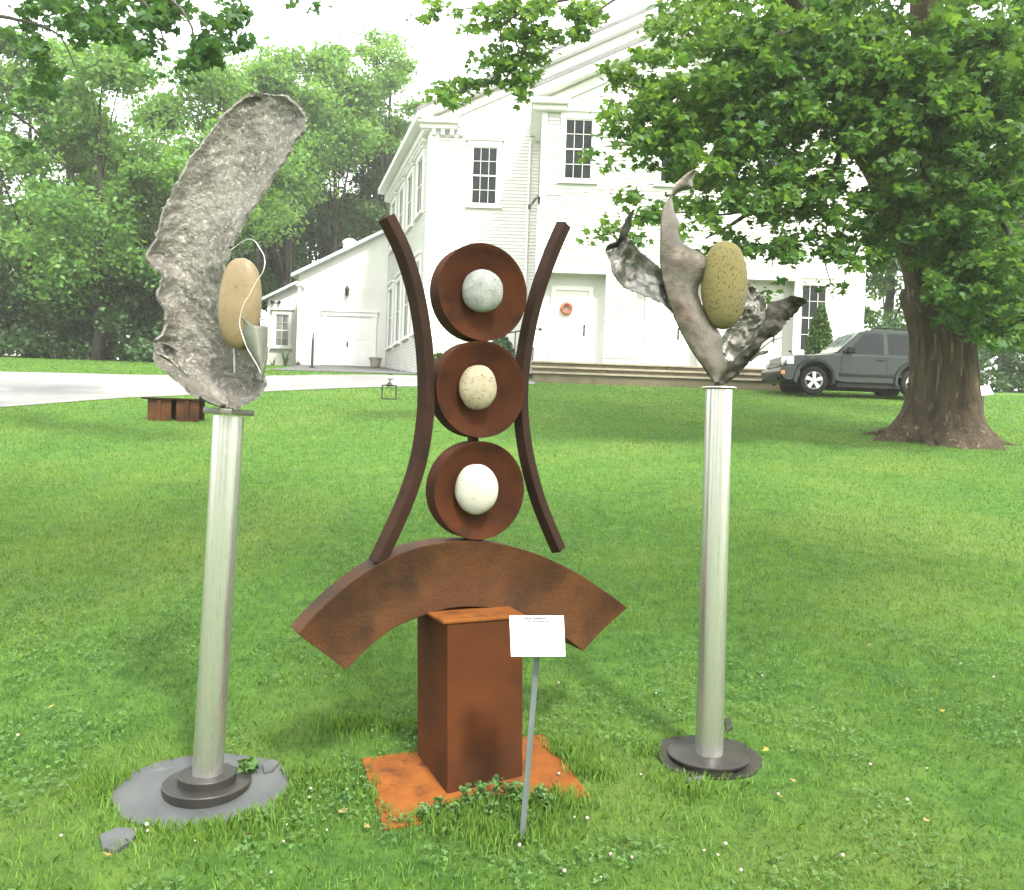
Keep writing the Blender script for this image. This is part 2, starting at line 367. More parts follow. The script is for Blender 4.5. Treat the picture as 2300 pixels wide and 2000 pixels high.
mb = MB(); SD.box(mb, 0, SLEN-.1, 2.6, z0w, -.5, -.12); mb.box(WL+.1, WR-.1, YW+.12, YW+.5, 2.6, z0w); mb.box(PL+.05, PR-.05, YF+.05, YW, 2.6, ZB-.05)
mb.build('foundation', M['found'], church)
# --- roofs
def gable_roof(name, x0, x1, xc0, ze, zr, y0, y1, over, th, xb=0):
    mb = MB(); k = (zr-ze)/(xc0-x0)
    for s, xe in ((-1, x0), (1, x1)):
        xo = xe+s*over; zo = ze-over*k
        mb.hexa([(xo,y0,zo),(xc0,y0,zr),(xc0+xb/2,y1,zr),(xo+xb*(s<0),y1,zo),(xo,y0,zo+th),(xc0,y0,zr+th),(xc0+xb/2,y1,zr+th),(xo+xb*(s<0),y1,zo+th)])
    return mb.build(name, M['shingle'], church)
gable_roof('portico_roof', PL, PR, PC, ZE+.24, ZE+.24+(PC-PL)*SLOPE, YF-.42, YW+1, .35, .10)
gable_roof('main_roof', WL, WR, WC, ZE2+.24, ZR+.24, YW-.42, 37.5, .42, .12, xb=-2.6)
# rake boards, cornices and returns
def rake(fr, ul, ur, uc, ze, sl, name):
    mb = MB(); k = sl
    for s, a in ((1, ul-.33), (-1, ur+.33)):
        zs = ze-.33*k
        mb.hexa([fr.p(a,zs-.02,.40), fr.p(uc,ze+(uc-ul)*k-.02,.40), fr.p(uc,ze+(uc-ul)*k-.02,.03), fr.p(a,zs-.02,.03),
                 fr.p(a,zs+.235,.40), fr.p(uc,ze+(uc-ul)*k+.235,.40), fr.p(uc,ze+(uc-ul)*k+.235,.03), fr.p(a,zs+.235,.03)])
        mb.hexa([fr.p(a+s*.2,zs-.30,.055), fr.p(uc,ze+(uc-ul)*k-.36,.055), fr.p(uc,ze+(uc-ul)*k-.36,.02), fr.p(a+s*.2,zs-.30,.02),
                 fr.p(a+s*.2,zs-.03,.055), fr.p(uc,ze+(uc-ul)*k-.03,.055), fr.p(uc,ze+(uc-ul)*k-.03,.02), fr.p(a+s*.2,zs-.03,.02)])
    return mb.build(name, M['white2'], church)
rake(FR, PL, PR, PC, ZE, SLOPE, 'rake_board'); rake(WG, WL, WR, WC, ZE2, SLOPE, 'rake_board')
for fr, a, b_, ze in ((FR, PL-.38, PL+.75, ZE), (FR, PR-.75, PR+.38, ZE), (WG, WL-.40, WL+.95, ZE2), (WG, WR-.95, WR+.40, ZE2)):
    mb = MB(); fr.box(mb, a, b_, ze-.30, ze-.14, .02, .38); fr.box(mb, a+.06, b_-.06, ze-.45, ze-.302, .018, .24)
    mb.build('eave_return', M['white2'], church, bevel=.015)
mb = MB()
SD.box(mb, -.3, SLEN+.35, ZE2-.20, ZE2+.02, .01, .52); SD.box(mb, -.3, SLEN+.12, ZE2-.5, ZE2-.202, .012, .22)
mb.build('side_cornice', M['white2'], church, bevel=.02)
for s, xe in ((-1, PL), (1, PR)):
    mb = MB(); mb.box(min(xe, xe+s*.37), max(xe, xe+s*.37), YF-.01, YW-.01, ZE-.29, ZE-.145); mb.box(min(xe, xe+s*.2), max(xe, xe+s*.2), YF+.0, YW-.012, ZE-.46, ZE-.292); mb.build('portico_cornice', M['white2'], church)
for k in range(4):
    mb = MB(); WG.box(mb, WL+.05+k*.30, WL+.18+k*.30, ZE2-.63, ZE2-.452, .015, .20); mb.build('dentil', M['white2'], church)
for k in range(26):
    mb = MB(); SD.box(mb, .1+k*.33, .24+k*.33, ZE2-.63, ZE2-.502, .015, .18); mb.build('dentil', M['white2'], church)
# tower on the ridge
mb = MB(); TX0 = u(Frame((0,29.4,0),(1,0,0)), 1309, 100)
mb.box(TX0, 2*WC-TX0, 29.4, 29.4+(2*WC-2*TX0), ZR-2.6, 24)
tower = mb.build('bell_tower', M['white'], church)
for xa in (TX0-.03, 2*WC-TX0-.22): mb = MB(); mb.box(xa, xa+.25, 29.37, 29.6, ZR-2.6, 23.9); mb.build('corner_board', M['white2'], tower)
# --- clapboards
CH = .112
bm_ = MB(); bm_.hexa([(0,-.034,0),(1,-.034,0),(1,0,0),(0,0,0),(0,-.006,CH+.012),(1,-.006,CH+.012),(1,0,CH+.012),(0,0,CH+.012)])
me_b = bpy.data.meshes.new('clapboard'); me_b.from_pydata([tuple(v) for v in bm_.v], [], bm_.f); me_b.materials.append(M['white'])
def spans(u0, u1, holes, z):
    out = [(u0, u1)]
    for (a, b_, c, d) in holes:
        if c < z+CH and d > z:
            nx = []
            for (p, q) in out:
                if b_ <= p or a >= q: nx.append((p, q)); continue
                if a > p: nx.append((p, a))
                if b_ < q: nx.append((b_, q))
            out = nx
    return [(p, q) for p, q in out if q-p > .05]
def siding_stuff(fr, u0, u1, z0, z1, holes, parent, top=None):
    mb = MB(); z = z0
    while z < z1:
        lo, hi = u0, u1
        if top:
            lo = max(lo, top(z)[0]); hi = min(hi, top(z)[1])
        if hi-lo < .1: break
        for (p, q) in spans(lo, hi, holes, z):
            mb.hexa([fr.p(p,z,.034), fr.p(q,z,.034), fr.p(q,z,.001), fr.p(p,z,.001), fr.p(p,z+CH+.012,.006), fr.p(q,z+CH+.012,.006), fr.p(q,z+CH+.012,.001), fr.p(p,z+CH+.012,.001)])
        z += CH
    return mb.build('clapboard_siding', M['white'], parent, kind='stuff')
# windows
def window(fr, u0, u1, z0, z1, parent, cols=3, rows=4, glass='glass', cas=.14, big=True):
    mb = MB()
    fr.box(mb, u0-cas, u0, z0-.05, z1, .004, .07); fr.box(mb, u1, u1+cas, z0-.05, z1, .004, .07)
    fr.box(mb, u0-cas-.02, u1+cas+.02, z1, z1+.20, .004, .075); fr.box(mb, u0-cas-.09, u1+cas+.09, z1+.20, z1+.26, .004, .14)
    win = mb.build('window', M['white2'], parent)
    mb = MB(); fr.box(mb, u0-cas-.06, u1+cas+.06, z0-.13, z0-.055, .004, .13); mb.build('sill', M['white2'], win)
    zm = (z0+z1)/2; mb = MB(); t = .013
    for k in range(1, cols):
        uu = u0+(u1-u0)*k/cols; fr.box(mb, uu-t/2, uu+t/2, z0, z1, .016, .034)
    for k in range(1, rows):
        z = z0+(z1-z0)*k/rows; tt = .042 if k == rows//2 else t
        fr.box(mb, u0, u1, z-tt/2, z+tt/2, .0165, .037 if k == rows//2 else .0335)
    fr.box(mb, u0, u0+.024, z0, z1, .0155, .036); fr.box(mb, u1-.024, u1, z0, z1, .0155, .036); fr.box(mb, u0, u1, z0-.05, z0+.04, .015, .0365); fr.box(mb, u0, u1, z1-.04, z1, .0152, .0362)
    mb.build('sash', M['white2'], win)
    for i in range(cols):
        for j in range(rows):
            mb = MB(); a = u0+(u1-u0)*i/cols; b_ = u0+(u1-u0)*(i+1)/cols; c = z0+(z1-z0)*j/rows; d = z0+(z1-z0)*(j+1)/rows
            tl = random.uniform(-.004, .004); tk = random.uniform(-.004, .004)
            mb.hexa([fr.p(a,c,.012+tl), fr.p(b_,c,.012+tk), fr.p(b_,c,.003), fr.p(a,c,.003), fr.p(a,d,.012-tl), fr.p(b_,d,.012-tk), fr.p(b_,d,.003), fr.p(a,d,.003)])
            mb.build('pane', M[glass], win)
    return (u0-cas-.02, u1+cas+.02, z0-.13, z1+.22)
hw = (u(FR,1318,330)-u(FR,1257,330))/2
zt, zb_ = zz(FR,1288,268), zz(FR,1288,404)
holesF = [(c-BW, c+BW, 0, ZH+.02) for c in DOORS]
for c in DOORS: holesF.append(window(FR, c-hw, c+hw, zb_, zt, church))
holesW = []
for pc in (1088, ):
    c = u(WG,pc,400); hwW = hw
    holesW.append(window(WG, c-hwW, c+hwW, zz(WG,1088,460), zz(WG,1088,331), church))
cR = u(WG,1826,700); holesR = [window(WG, cR-hw, cR+hw, zz(WG,1826,790), zz(WG,1826,640), church)]
cR2 = 2*WC-u(WG,1088,400)
holesS = []
for k in range(4):
    us = SLEN-1.55-k*2.05
    for (za, zb2) in ((zz(WG,1088,460), zz(WG,1088,331)), (5.0, 7.4)):
        holesS.append(window(SD, us-.52, us+.52, za, zb2, church, cols=2, rows=2))
# individually laid clapboards on the portico front
z = ZB+.16; cnt = 0
while z < ZE-.45:
    for (p, q) in spans(PL+.17, PR-.17, holesF, z):
        piece('clapboard', me_b, wall, (p, YF-.002, z), (q-p, 1, 1)); cnt += 1
    z += CH
topF = lambda z: (PL+(z+.5-ZE)/SLOPE+.1, PR-(z+.5-ZE)/SLOPE-.1)
siding_stuff(FR, PL+.17, PR-.17, z, ZE+1.8, [], wall, topF)
topW = lambda z: (WL+max(0, (z+.5-ZE2)/SLOPE), WR-max(0, (z+.5-ZE2)/SLOPE))
siding_stuff(WG, WL+.32, PL-.02, z0w, ZR-.5, holesW, bodywall, topW)
siding_stuff(WG, PR+.02, WR-.32, z0w, ZE2-.4, holesR, bodywall, topW)
siding_stuff(SD, .05, SLEN-.32, z0w, ZE2-.5, holesS, bodywall)
PSL = Frame((PL,YW,0), (0,-1,0)); siding_stuff(PSL, .02, YW-YF-.16, ZB, ZE-.3, [], wall)
# corner boards and quoins
for a in (PL-.03, PR-.14):
    mb = MB(); FR.box(mb, a, a+.17, ZB, ZE-.455, .003, .05); mb.build('corner_board', M['white2'], wall)
mb = MB(); PSL.box(mb, YW-YF-.16, YW-YF, ZB, ZE-.455, .004, .032)
for e in range(2, len(edges)-1, 2): pass
mb.build('corner_board', M['white2'], wall)
mb = MB(); FR.box(mb, PL-.02, PR+.02, ZE-.44, ZE-.31, .028, .06); mb.build('frieze_board', M['white2'], wall)
z = z0w+.02
while z < ZE2-.7:
    mb = MB(); WG.box(mb, WL-.035, WL+.30, z, z+.50, .003, .045); mb.build('quoin', M['white2'], bodywall, bevel=.012)
    mb = MB(); SD.box(mb, SLEN-.30, SLEN-.002, z, z+.50, .004, .036); mb.build('quoin', M['white2'], bodywall, bevel=.012)
    mb = MB(); WG.box(mb, WR-.30, WR+.035, z, z+.50, .003, .045); mb.build('quoin', M['white2'], bodywall, bevel=.012)
    z += .53
# doors in their bays
for k, c in enumerate(DOORS):
    mb = MB(); dw = .50; zt_d = zz(FR,1280,648); w0 = -.419
    FR.box(mb, c-dw-.14, c-dw, ZB, zt_d+.13, w0, w0+.06); FR.box(mb, c+dw, c+dw+.14, ZB, zt_d+.13, w0, w0+.06)
    FR.box(mb, c-dw, c+dw, zt_d, zt_d+.132, w0, w0+.058)
    FR.box(mb, c-BW+.01, c+BW-.01, ZH-.03, ZH+.12, .004, .06)
    dr = mb.build('door_frame', M['white2'], church)
    mb = MB(); FR.box(mb, c-dw+.004, c+dw-.004, ZB+.012, zt_d-.004, w0, w0+.022); leaf = mb.build('door', M['door'], church)
    H = zt_d-ZB
    for (pu, pz0, pz1) in ((-1,.06,.36),(1,.06,.36),(-1,.42,.70),(1,.42,.70),(-1,.74,.93),(1,.74,.93)):
        mb = MB(); a = c+pu*dw*.47
        FR.box(mb, a-.17, a+.17, ZB+H*pz0, ZB+H*pz1, w0+.0225, w0+.034); mb.build('door_panel', M['door'], leaf, bevel=.01)
    mb = MB(); hx = c+dw-.10
    FR.box(mb, hx-.022, hx+.022, ZB+.82, ZB+1.18, w0+.0225, w0+.034); mb.tube([FR.p(hx,ZB+.88,w0+.035), FR.p(hx,ZB+.9,w0+.08), FR.p(hx,ZB+1.04,w0+.085), FR.p(hx,ZB+1.07,w0+.035)], .014, 6)
    mb.lathe([(.0,0),(.032,.0),(.034,.03),(.02,.05),(0,.055)], FR.p(hx,ZB+1.13,w0+.034), 10, (0,-1,0))
    mb.build('handle', M['black'], leaf)
# steps: three long slabs
LAND = []
sx0, sx1 = u(FR,1192,830), u(FR,1800,850)
zs = [ZB-.05, ZB-.05-.17, ZB-.05-.34, ZB-.05-.51]
steps = thing('church_steps', ((sx0+sx1)/2, 24.4, ground(0,24.4)), 'long low brown stone steps in front of the church doors', 'steps')
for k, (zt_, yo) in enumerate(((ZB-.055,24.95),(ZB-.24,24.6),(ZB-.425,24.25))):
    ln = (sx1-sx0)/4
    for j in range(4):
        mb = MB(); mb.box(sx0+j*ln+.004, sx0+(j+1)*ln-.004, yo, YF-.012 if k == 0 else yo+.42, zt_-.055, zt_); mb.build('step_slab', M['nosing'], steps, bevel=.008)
    mb = MB(); mb.box(sx0+.05, sx1-.05, yo+.06, YF-.05 if k == 0 else yo+.40, zt_-.30 if k < 2 else zt_-.55, zt_-.0555); mb.build('riser', M['concrete'], steps)
# wreath
wc = FR.p(u(FR,1274,690), zz(FR,1274,690), -.419+.09)
wreath = thing('door_wreath', wc, 'round reddish berry wreath hung on a white church door', 'wreath')
mb = MB(); ring = [wc+Vector((cos(a)*.14,0,sin(a)*.14)) for a in np.linspace(0, 2*pi, 25)]
mb.tube(ring, .05, 8, caps=False); mb.build('ring', M['wreath'], wreath, smooth=True)
mb = MB()
for k in range(150):
    a = random.uniform(0, 2*pi); b_ = random.uniform(0, 2*pi); r = .14+.055*cos(b_)
    q = wc+Vector((cos(a)*r, -abs(.055*sin(b_)), sin(a)*r)); mb.lathe([(0,-.016),(.016,0),(0,.016)], q, 5)
mb.build('berries', M['wreath'], wreath, kind='stuff')
# service mast, conduit and overhead cable
cb = thing('service_mast', WG.p(u(FR,1207,470), 8, 0), 'dark electric service mast clamped to the church wall', 'service mast')
mx = PL-.06; q0 = Vector((mx, YF-.02, zz(FR,1204,452)))
mb = MB(); mb.tube([q0+Vector((0,0,-.05)), Vector((mx,YF-.03,ZB+.4))], .022, 8); mb.build('conduit', M['white2'], cb)
mb = MB(); mb.tube([q0+Vector((.02,-.02,-.1)), q0+Vector((.02,-.1,.06)), q0+Vector((-.02,-.16,.1)), q0+Vector((-.1,-.2,.0)), q0+Vector((-.2,-.2,-.16))], [.03,.04,.05,.045,.035], 8)
mb.lathe([(.05,0),(.055,.12),(.03,.14)], q0+Vector((-.26,-.2,-.3)), 10); mb.build('weather_head', M['black'], cb)
cable = MB(); e1 = at(1560, 262, 20); e2 = Vector((24, 14, 11)); pts = []
a0 = q0+Vector((0,-.12,.08))
for k in range(41):
    t = k/40; q = a0.lerp(e2, t); q.z -= 1.2*4*t*(1-t)*.5; pts.append(q)
cable.tube(pts, .009, 5)
tag(cable.build('overhead_cable', M['black'], loc=a0), 'thin dark cable strung from the service mast towards the maple', 'cable')
tag(bpy.data.objects[-1] if False else cb)
# downspout in the corner of portico and wing
mb = MB(); dx = u(WG,1192,300); mb.tube([(dx,YW-.06,ZE2-.7),(dx,YW-.06,3.6)], .04, 8)
mb.build('downspout', M['white2'], church)
# handrail at the steps
hr = thing('stair_handrail', (sx0-.15, 24.2, ground(0,24.2)), 'black iron handrail beside the church steps', 'handrail')
mb = MB(); zr_ = zz(FR,1205,752)
mb.tube([(sx0+.18,24.1,zr_-.02),(sx0+.05,24.15,zr_),(sx0-.5,24.2,zr_-.10),(sx0-1.1,24.2,zr_-.22)], .02, 8); mb.lathe([(0,-.05),(.045,-.03),(.06,0),(.045,.03),(0,.05)], (sx0+.2,24.1,zr_-.02), 10)
mb.build('rail', M['black'], hr)
for xx in (sx0-.5, sx0-1.1):
    mb = MB(); mb.tube([(xx,24.2,ground(0,24.2)-.05),(xx,24.2,zr_-.1-(.12 if xx < sx0-.8 else 0))], .018, 8); mb.build('post', M['black'], hr)

# ------------------------------------------------------------------ annex
YA = 37.0
AN = Frame((0,YA,0), (1,0,0)); AB = Frame((0,YA+2.2,0), (1,0,0))
annex = thing('church_annex', (-8, YA, ground(0,YA)), 'low white annex with wide double doors beside the church', 'building')
ax0 = u(AN,668,700); ax1 = SB.x+.35; gz = ground(0,YA)-.1
zl, zr2 = zz(AN,668,618), zz(AN,880,518)
mb = MB(); mb.prism([AN.p(ax0,gz), AN.p(ax1,gz), AN.p(ax1, zl+(zr2-zl)*(ax1-ax0)/(u(AN,880,518)-ax0)), AN.p(ax0,zl)], (0,7,0))
bx0, bx1 = u(AB,600,720), u(AB,690,720); zbl = zz(AB,596,672); sl = (zr2-zl)/(u(AN,880,518)-ax0)
mb.prism([AB.p(bx0,gz), AB.p(bx1,gz), AB.p(bx1,zbl+sl*(bx1-bx0)), AB.p(bx0,zbl)], (0,4.5,0))
aw = mb.build('wall', M['white'], annex)
mb = MB()
xr = ax1+3.2
mb.hexa([(ax0-.25,YA-.3,zl-.25*sl),(xr,YA-.3,zl+sl*(xr-ax0)),(xr,YA+7.3,zl+sl*(xr-ax0)),(ax0-.25,YA+7.3,zl-.25*sl)]+[(ax0-.25,YA-.3,zl-.25*sl+.14),(xr,YA-.3,zl+sl*(xr-ax0)+.14),(xr,YA+7.3,zl+sl*(xr-ax0)+.14),(ax0-.25,YA+7.3,zl-.25*sl+.14)])
mb.hexa([(bx0-.2,YA+1.9,zbl-.2*sl),(ax0-.02,YA+1.9,zbl+sl*(ax0-bx0)),(ax0-.02,YA+7,zbl+sl*(ax0-bx0)),(bx0-.2,YA+7,zbl-.2*sl)]+[(bx0-.2,YA+1.9,zbl-.2*sl+.12),(ax0-.02,YA+1.9,zbl+sl*(ax0-bx0)+.12),(ax0-.02,YA+7,zbl+sl*(ax0-bx0)+.12),(bx0-.2,YA+7,zbl-.2*sl+.12)])
roof = mb.build('roof', M['metalroof'], annex)
vq = at(786,552,YA+1.2); mb = MB(); mb.lathe([(.30,-.25),(.32,.08),(.36,.09),(.30,.2),(.16,.29),(0,.32)], vq, 20); mb.build('roof_vent', M['white2'], roof, smooth='angle')
# double doors
d0, d1 = u(AN,733,770), u(AN,836,770); zd = zz(AN,785,712); zf = zz(AN,785,822)
mb = MB(); AN.box(mb, d0-.18, d0, zf, zd+.02, .003, .07); AN.box(mb, d1, d1+.18, zf, zd+.02, .003, .07); AN.box(mb, d0-.22, d1+.22, zd+.02, zd+.20, .003, .09); AN.box(mb, d0-.26, d1+.26, zd+.20, zd+.25, .003, .14)
mb.build('door_frame', M['white2'], annex)
dm = (d0+d1)/2
for a, b_ in ((d0+.004, dm-.006), (dm+.006, d1-.004)):
    mb = MB(); AN.box(mb, a, b_, zf+.01, zd+.016, .003, .03); dd = mb.build('door', M['white2'], annex)
    for z0, z1 in ((.06,.48),(.54,.94)):
        mb = MB(); AN.box(mb, a+.13, b_-.13, zf+(zd-zf)*z0, zf+(zd-zf)*z1, .0305, .042); mb.build('door_panel', M['white2'], dd, bevel=.012)
    if a > d0+.1: continue
    mb = MB(); AN.box(mb, b_-.10, b_-.04, zf+.82, zf+1.05, .0305, .08); mb.build('handle', M['black'], dd)
# window, lantern, lights
wq = (u(AB,619,740), u(AB,649,740), zz(AB,634,778), zz(AB,634,707))
window(AB, *wq, annex, cols=2, rows=4, glass='curtain')
lq = AN.p(u(AN,781,656), zz(AN,781,656), .14)
lan = thing('wall_lantern', lq, 'small black wall lantern above the annex double doors', 'lantern')
mb = MB(); mb.lathe([(.0,-.22),(.05,-.2),(.07,-.16),(.10,.08),(.12,.10),(.05,.20),(.02,.26),(0,.28)], lq, 8); mb.box(lq.x-.02, lq.x+.02, lq.y, lq.y+.139, lq.z-.2, lq.z-.16); mb.build('lantern_body', M['black'], lan)
for nm, px, py, fr in (('flood', 676, 640, AN), ('flood', 621, 677, AB)):
    q = fr.p(u(fr,px,py), zz(fr,px,py), .10)
    fl = thing('floodlight', q, 'twin floodlight under the annex '+('main roof corner' if fr is AN else 'low roof above the curtained window'), 'light')
    mb = MB(); mb.box(q.x-.05, q.x+.05, q.y+.04, q.y+.097, q.z-.05, q.z+.05); mb.build('mount', M['white2'], fl)
    for s in (-1, 1):
        mb = MB(); mb.lathe([(.03,0),(.05,.05),(.085,.14),(.07,.145)], q+Vector((s*.09,.05,-.02)), 12, (s*.5,-.7,-.4)); mb.build('lamp_head', M['black' if fr is AB else 'white2'], fl)
# ramp with handrail posts, pot
mb = MB(); rq = [AN.p(d0-1.0,zf-.02,.02), AN.p(d1+1.2,zf-.02,.02)]
r0, r1 = Vector((d0-1.1,YA-.02,0)), Vector((SB.x+.6,YA-.02,0)); n0, n1 = gnd(672,858), gnd(900,856); n0.y = min(n0.y, 25.5); n1.y = min(n1.y, 25.5)
V = []
for k in range(9):
    t = k/8
    for a, b_ in ((r0, Vector((-7.4,25.6,0))), (r1, Vector((-2.6,25.9,0)))):
        q = a.lerp(b_, t); zg = ground(q.x, q.y)+.02; V.append((q.x, q.y, zg+(zf-.015-ground(0,YA)-.02)*max(0, 1-t*2.2)))
Fc = [(2*k, 2*k+1, 2*k+3, 2*k+2) for k in range(8)]
tag(MB().add(V, Fc).build('entrance_apron', M['ramp']), kind='structure')
pq = Vector((d0-.95, 31.5, ground(0,31.5))); ppx = at(702, 790, 31.5)
rp = thing('ramp_post', (ppx.x, 31.5, ground(0,31.5)), 'short black post standing on the ramp before the annex doors', 'post')
mb = MB(); mb.tube([(ppx.x,31.5,ground(0,31.5)-.05),(ppx.x,31.5,ppx.z+.35),(ppx.x+.01,31.5,ppx.z+.62)], [.05,.045,.016], 8); mb.lathe([(0,-.04),(.05,0),(0,.04)], (ppx.x+.01,31.5,ppx.z+.64), 8); mb.build('shaft', M['black'], rp)
mb = MB(); mb.box(ppx.x-.10, ppx.x+.10, 31.4, 31.6, ground(0,31.5)-.02, ground(0,31.5)+.06); mb.build('foot', M['black'], rp)
pot = at(843, 826, 36.2); pz = ground(0,36.2)+.05
pt = thing('planter_pot', (pot.x,36.2,pz), 'pale round planter pot beside the annex doors', 'pot')
mb = MB(); mb.lathe([(.10,0),(.20,.05),(.26,.36),(.29,.37),(.29,.44),(.25,.45),(.23,.40),(0,.39)], (pot.x,36.2,pz), 20); mb.build('pot_body', M['terracotta'], pt, smooth='angle')
mb = MB(); mb.lathe([(.225,.38),(0,.41)], (pot.x,36.2,pz), 14); mb.build('soil', M['soil'], pt)
# ------------------------------------------------------------------ sculptures
def catmull(P, n):
    P = np.asarray(P, float); k = len(P); out = []
    for t in np.linspace(0, k-1, n):
        i = min(int(t), k-2); f = t-i
        p0, p1, p2, p3 = P[max(i-1,0)], P[i], P[i+1], P[min(i+2,k-1)]
        out.append(.5*((2*p1)+(-p0+p2)*f+(2*p0-5*p1+4*p2-p3)*f*f+(-p0+3*p1-3*p2+p3)*f**3))
    return np.array(out)
def metal_sheet(name, rows, org, sc, Y0, depth, mat, parent, nv=60, nu=16, thick=.008, rel=.004, relscale=18, rag=0.0, ragscale=9, smooth=True, seed=0):
    """rows: base-to-tip list of ((lx,ly),(rx,ry)); a curled plate with relief, ragged edges and thickness"""
    L = catmull([r[0] for r in rows], nv); Rr = catmull([r[1] for r in rows], nv); G = []
    for j in range(nv):
        row = []; v = j/(nv-1)
        for i in range(nu):
            s = i/(nu-1)
            a = np.array(L[j]); b_ = np.array(Rr[j]); d = b_-a; wd = np.linalg.norm(d)+1e-6
            rg = lambda off: rag*(1.1*mnoise.noise(Vector((v*ragscale*1.3+seed, off, seed)))+.55*mnoise.noise(Vector((v*ragscale*5.3+seed, off+3, seed)))+.45*mnoise.noise(Vector((v*ragscale*14+seed, off+5, seed)))*(mnoise.noise(Vector((v*ragscale*.9, off+8, seed)))+.35))
            j1 = -rg(0.3); j2 = rg(9.4)
            q = a+d*s+(d/wd)*(j1*(1-s)**3+j2*s**3)
            q = np.array(org)+q/sc
            Y = Y0+depth(v, 2*s-1)
            p = at(q[0], q[1], Y)
            n_ = mnoise.fractal(p*relscale+Vector((seed,0,0)), 1.0, 2.1, 5)
            p = p+Vector((0, rel*n_*2, 0)); row.append(p)
        G.append(row)
    V = [p for r in G for p in r]; nn = nu*nv; N_ = []
    for j in range(nv):
        for i in range(nu):
            a = G[j][min(i+1,nu-1)]-G[j][max(i-1,0)]; b_ = G[min(j+1,nv-1)][i]-G[max(j-1,0)][i]; c = a.cross(b_)
            N_.append(c.normalized() if c.length > 1e-12 else Vector((0,-1,0)))
    V2 = [p-n*thick if n.y < 0 else p+n*thick for p, n in zip(V, N_)]
    fs = []
    for j in range(nv-1):
        for i in range(nu-1):
            a = j*nu+i; fs.append((a, a+1, a+nu+1, a+nu)); fs.append((nn+a+nu, nn+a+nu+1, nn+a+1, nn+a))
    loop = [i for i in range(nu)]+[j*nu+nu-1 for j in range(1, nv)]+[(nv-1)*nu+i for i in range(nu-2, -1, -1)]+[j*nu for j in range(nv-2, 0, -1)]
    for k in range(len(loop)):
        a, b_ = loop[k], loop[(k+1) % len(loop)]; fs.append((b_, a, nn+a, nn+b_))
    return MB().add(V+V2, fs).build(name, mat, parent, smooth='angle' if smooth else False)
def pebble(name, c, r, mat, parent, tilt=0, seed=0, sq=2.0, n=40, amp=.02):
    mb = MB(); V = []; nr = n//2; fs = []
    for j in range(nr+1):
        th = pi*j/nr
        for i in range(n):
            ph = 2*pi*i/n; d = Vector((sin(th)*cos(ph), sin(th)*sin(ph), cos(th)))
            k = 1/((abs(d.x)**sq+abs(d.y)**sq+abs(d.z)**sq)**(1/sq)); k *= 1+amp*mnoise.noise(d*1.7+Vector((seed,0,0)))+amp*.3*mnoise.noise(d*5+Vector((seed,3,0)))
            p = Vector((d.x*r[0]*k, d.y*r[1]*k, d.z*r[2]*k)); p = Matrix.Rotation(tilt, 3, 'Y') @ p; V.append(Vector(c)+p)
    for j in range(nr):
        for i in range(n): a = j*n+i; b_ = j*n+(i+1) % n; fs.append((a, b_, b_+n, a+n))
    return mb.add(V, fs).build(name, mat, parent, smooth=True)

# --- left: bark leaf on a steel post
pb = gnd(465, 1770); YL = pb.y; mpp = YL/FPX
left = thing('leaf_sculpture', pb, 'tall bark-textured silver metal leaf curling round a tan stone on a steel post', 'sculpture')
pt_ = at(514, 932, YL); gz = pb.z
ax = (pt_-pb).normalized()
mb = MB(); mb.lathe([(.0,-.002),(96*mpp,-.002),(96*mpp,.026),(94*mpp,.029),(0,.029)], pb+Vector((0,0,-.004)), 48); mb.build('lower_base_plate', M['basedark'], left, smooth='angle')
mb = MB(); mb.lathe([(0,.0),(63*mpp,.0),(63*mpp,.025),(61*mpp,.028),(0,.028)], pb+Vector((0,0,.025)), 48); mb.build('upper_base_plate', M['basedark'], left, smooth='angle')
H = (pt_-pb).length
mb = MB(); mb.lathe([(33.5*mpp,.045),(33.5*mpp,H-.004)], pb, 40, ax); mb.build('post', M['steel'], left, smooth='angle')
mb = MB(); mb.lathe([(0,0),(54*mpp,0),(55*mpp,.003),(55*mpp,.018),(54*mpp,.02),(0,.02)], pt_, 48, ax); mb.build('cap_plate', M['leafsmooth'], left, smooth='angle')
rows = [((655,1712),(730,1718)),((540,1650),(820,1675)),((460,1580),(868,1620)),((345,1490),(872,1560)),((332,1400),(830,1470)),((392,1330),(780,1380)),((390,1240),(745,1290)),((352,1150),(725,1200)),((372,1050),(705,1090)),((302,972),(690,990)),((340,870),(715,880)),((372,760),(765,790)),((415,640),(830,680)),((470,550),(905,570)),((535,430),(975,480)),((620,330),(1025,375)),((700,235),(1070,290)),((775,170),(1055,215)),((850,138),(990,150))]
def dep(v, s):
    cup = .085*(1-v)**.8+.03
    return .02+.07*sin(min(1, v*1.6)*pi*.5)-cup*(abs(s)**2.2)*(1.15 if s > 0 else .9)+.02*sin(v*9+s)
metal_sheet('bark_leaf', rows, (200,150), 2.24, YL, dep, M['bark'], left, nv=170, nu=44, thick=.010, rel=.0030, relscale=40, rag=20, ragscale=7, seed=3)
sc_ = 3.984
metal_sheet('folded_lip', [((470,1530),(520,1560)),((400,1470),(480,1540)),((345,1440),(450,1480)),((328,1390),(425,1420)),((335,1378),(380,1395))], (200,150), 2.24, YL-.10, lambda v, s: -.02*s*s, M['bark'], left, nv=26, nu=10, thick=.006, rel=.006, relscale=30, rag=14, seed=8)
metal_sheet('front_leaf', [((700,1400),(748,1410)),((712,1290),(772,1310)),((660,1200),(790,1200)),((612,1110),(798,1080)),((575,1000),(802,985)),((553,930),(797,930)),((553,898),(725,935)),((557,862),(635,882)),((563,835),(584,846))], (400,500), sc_, YL-.115, lambda v, s: .06*s*s*(s > 0)+.03*s*s*(s < 0)+.03*v, M['leafsmooth'], left, nv=40, nu=14, thick=.004, rel=.002, relscale=10, rag=2, seed=5)
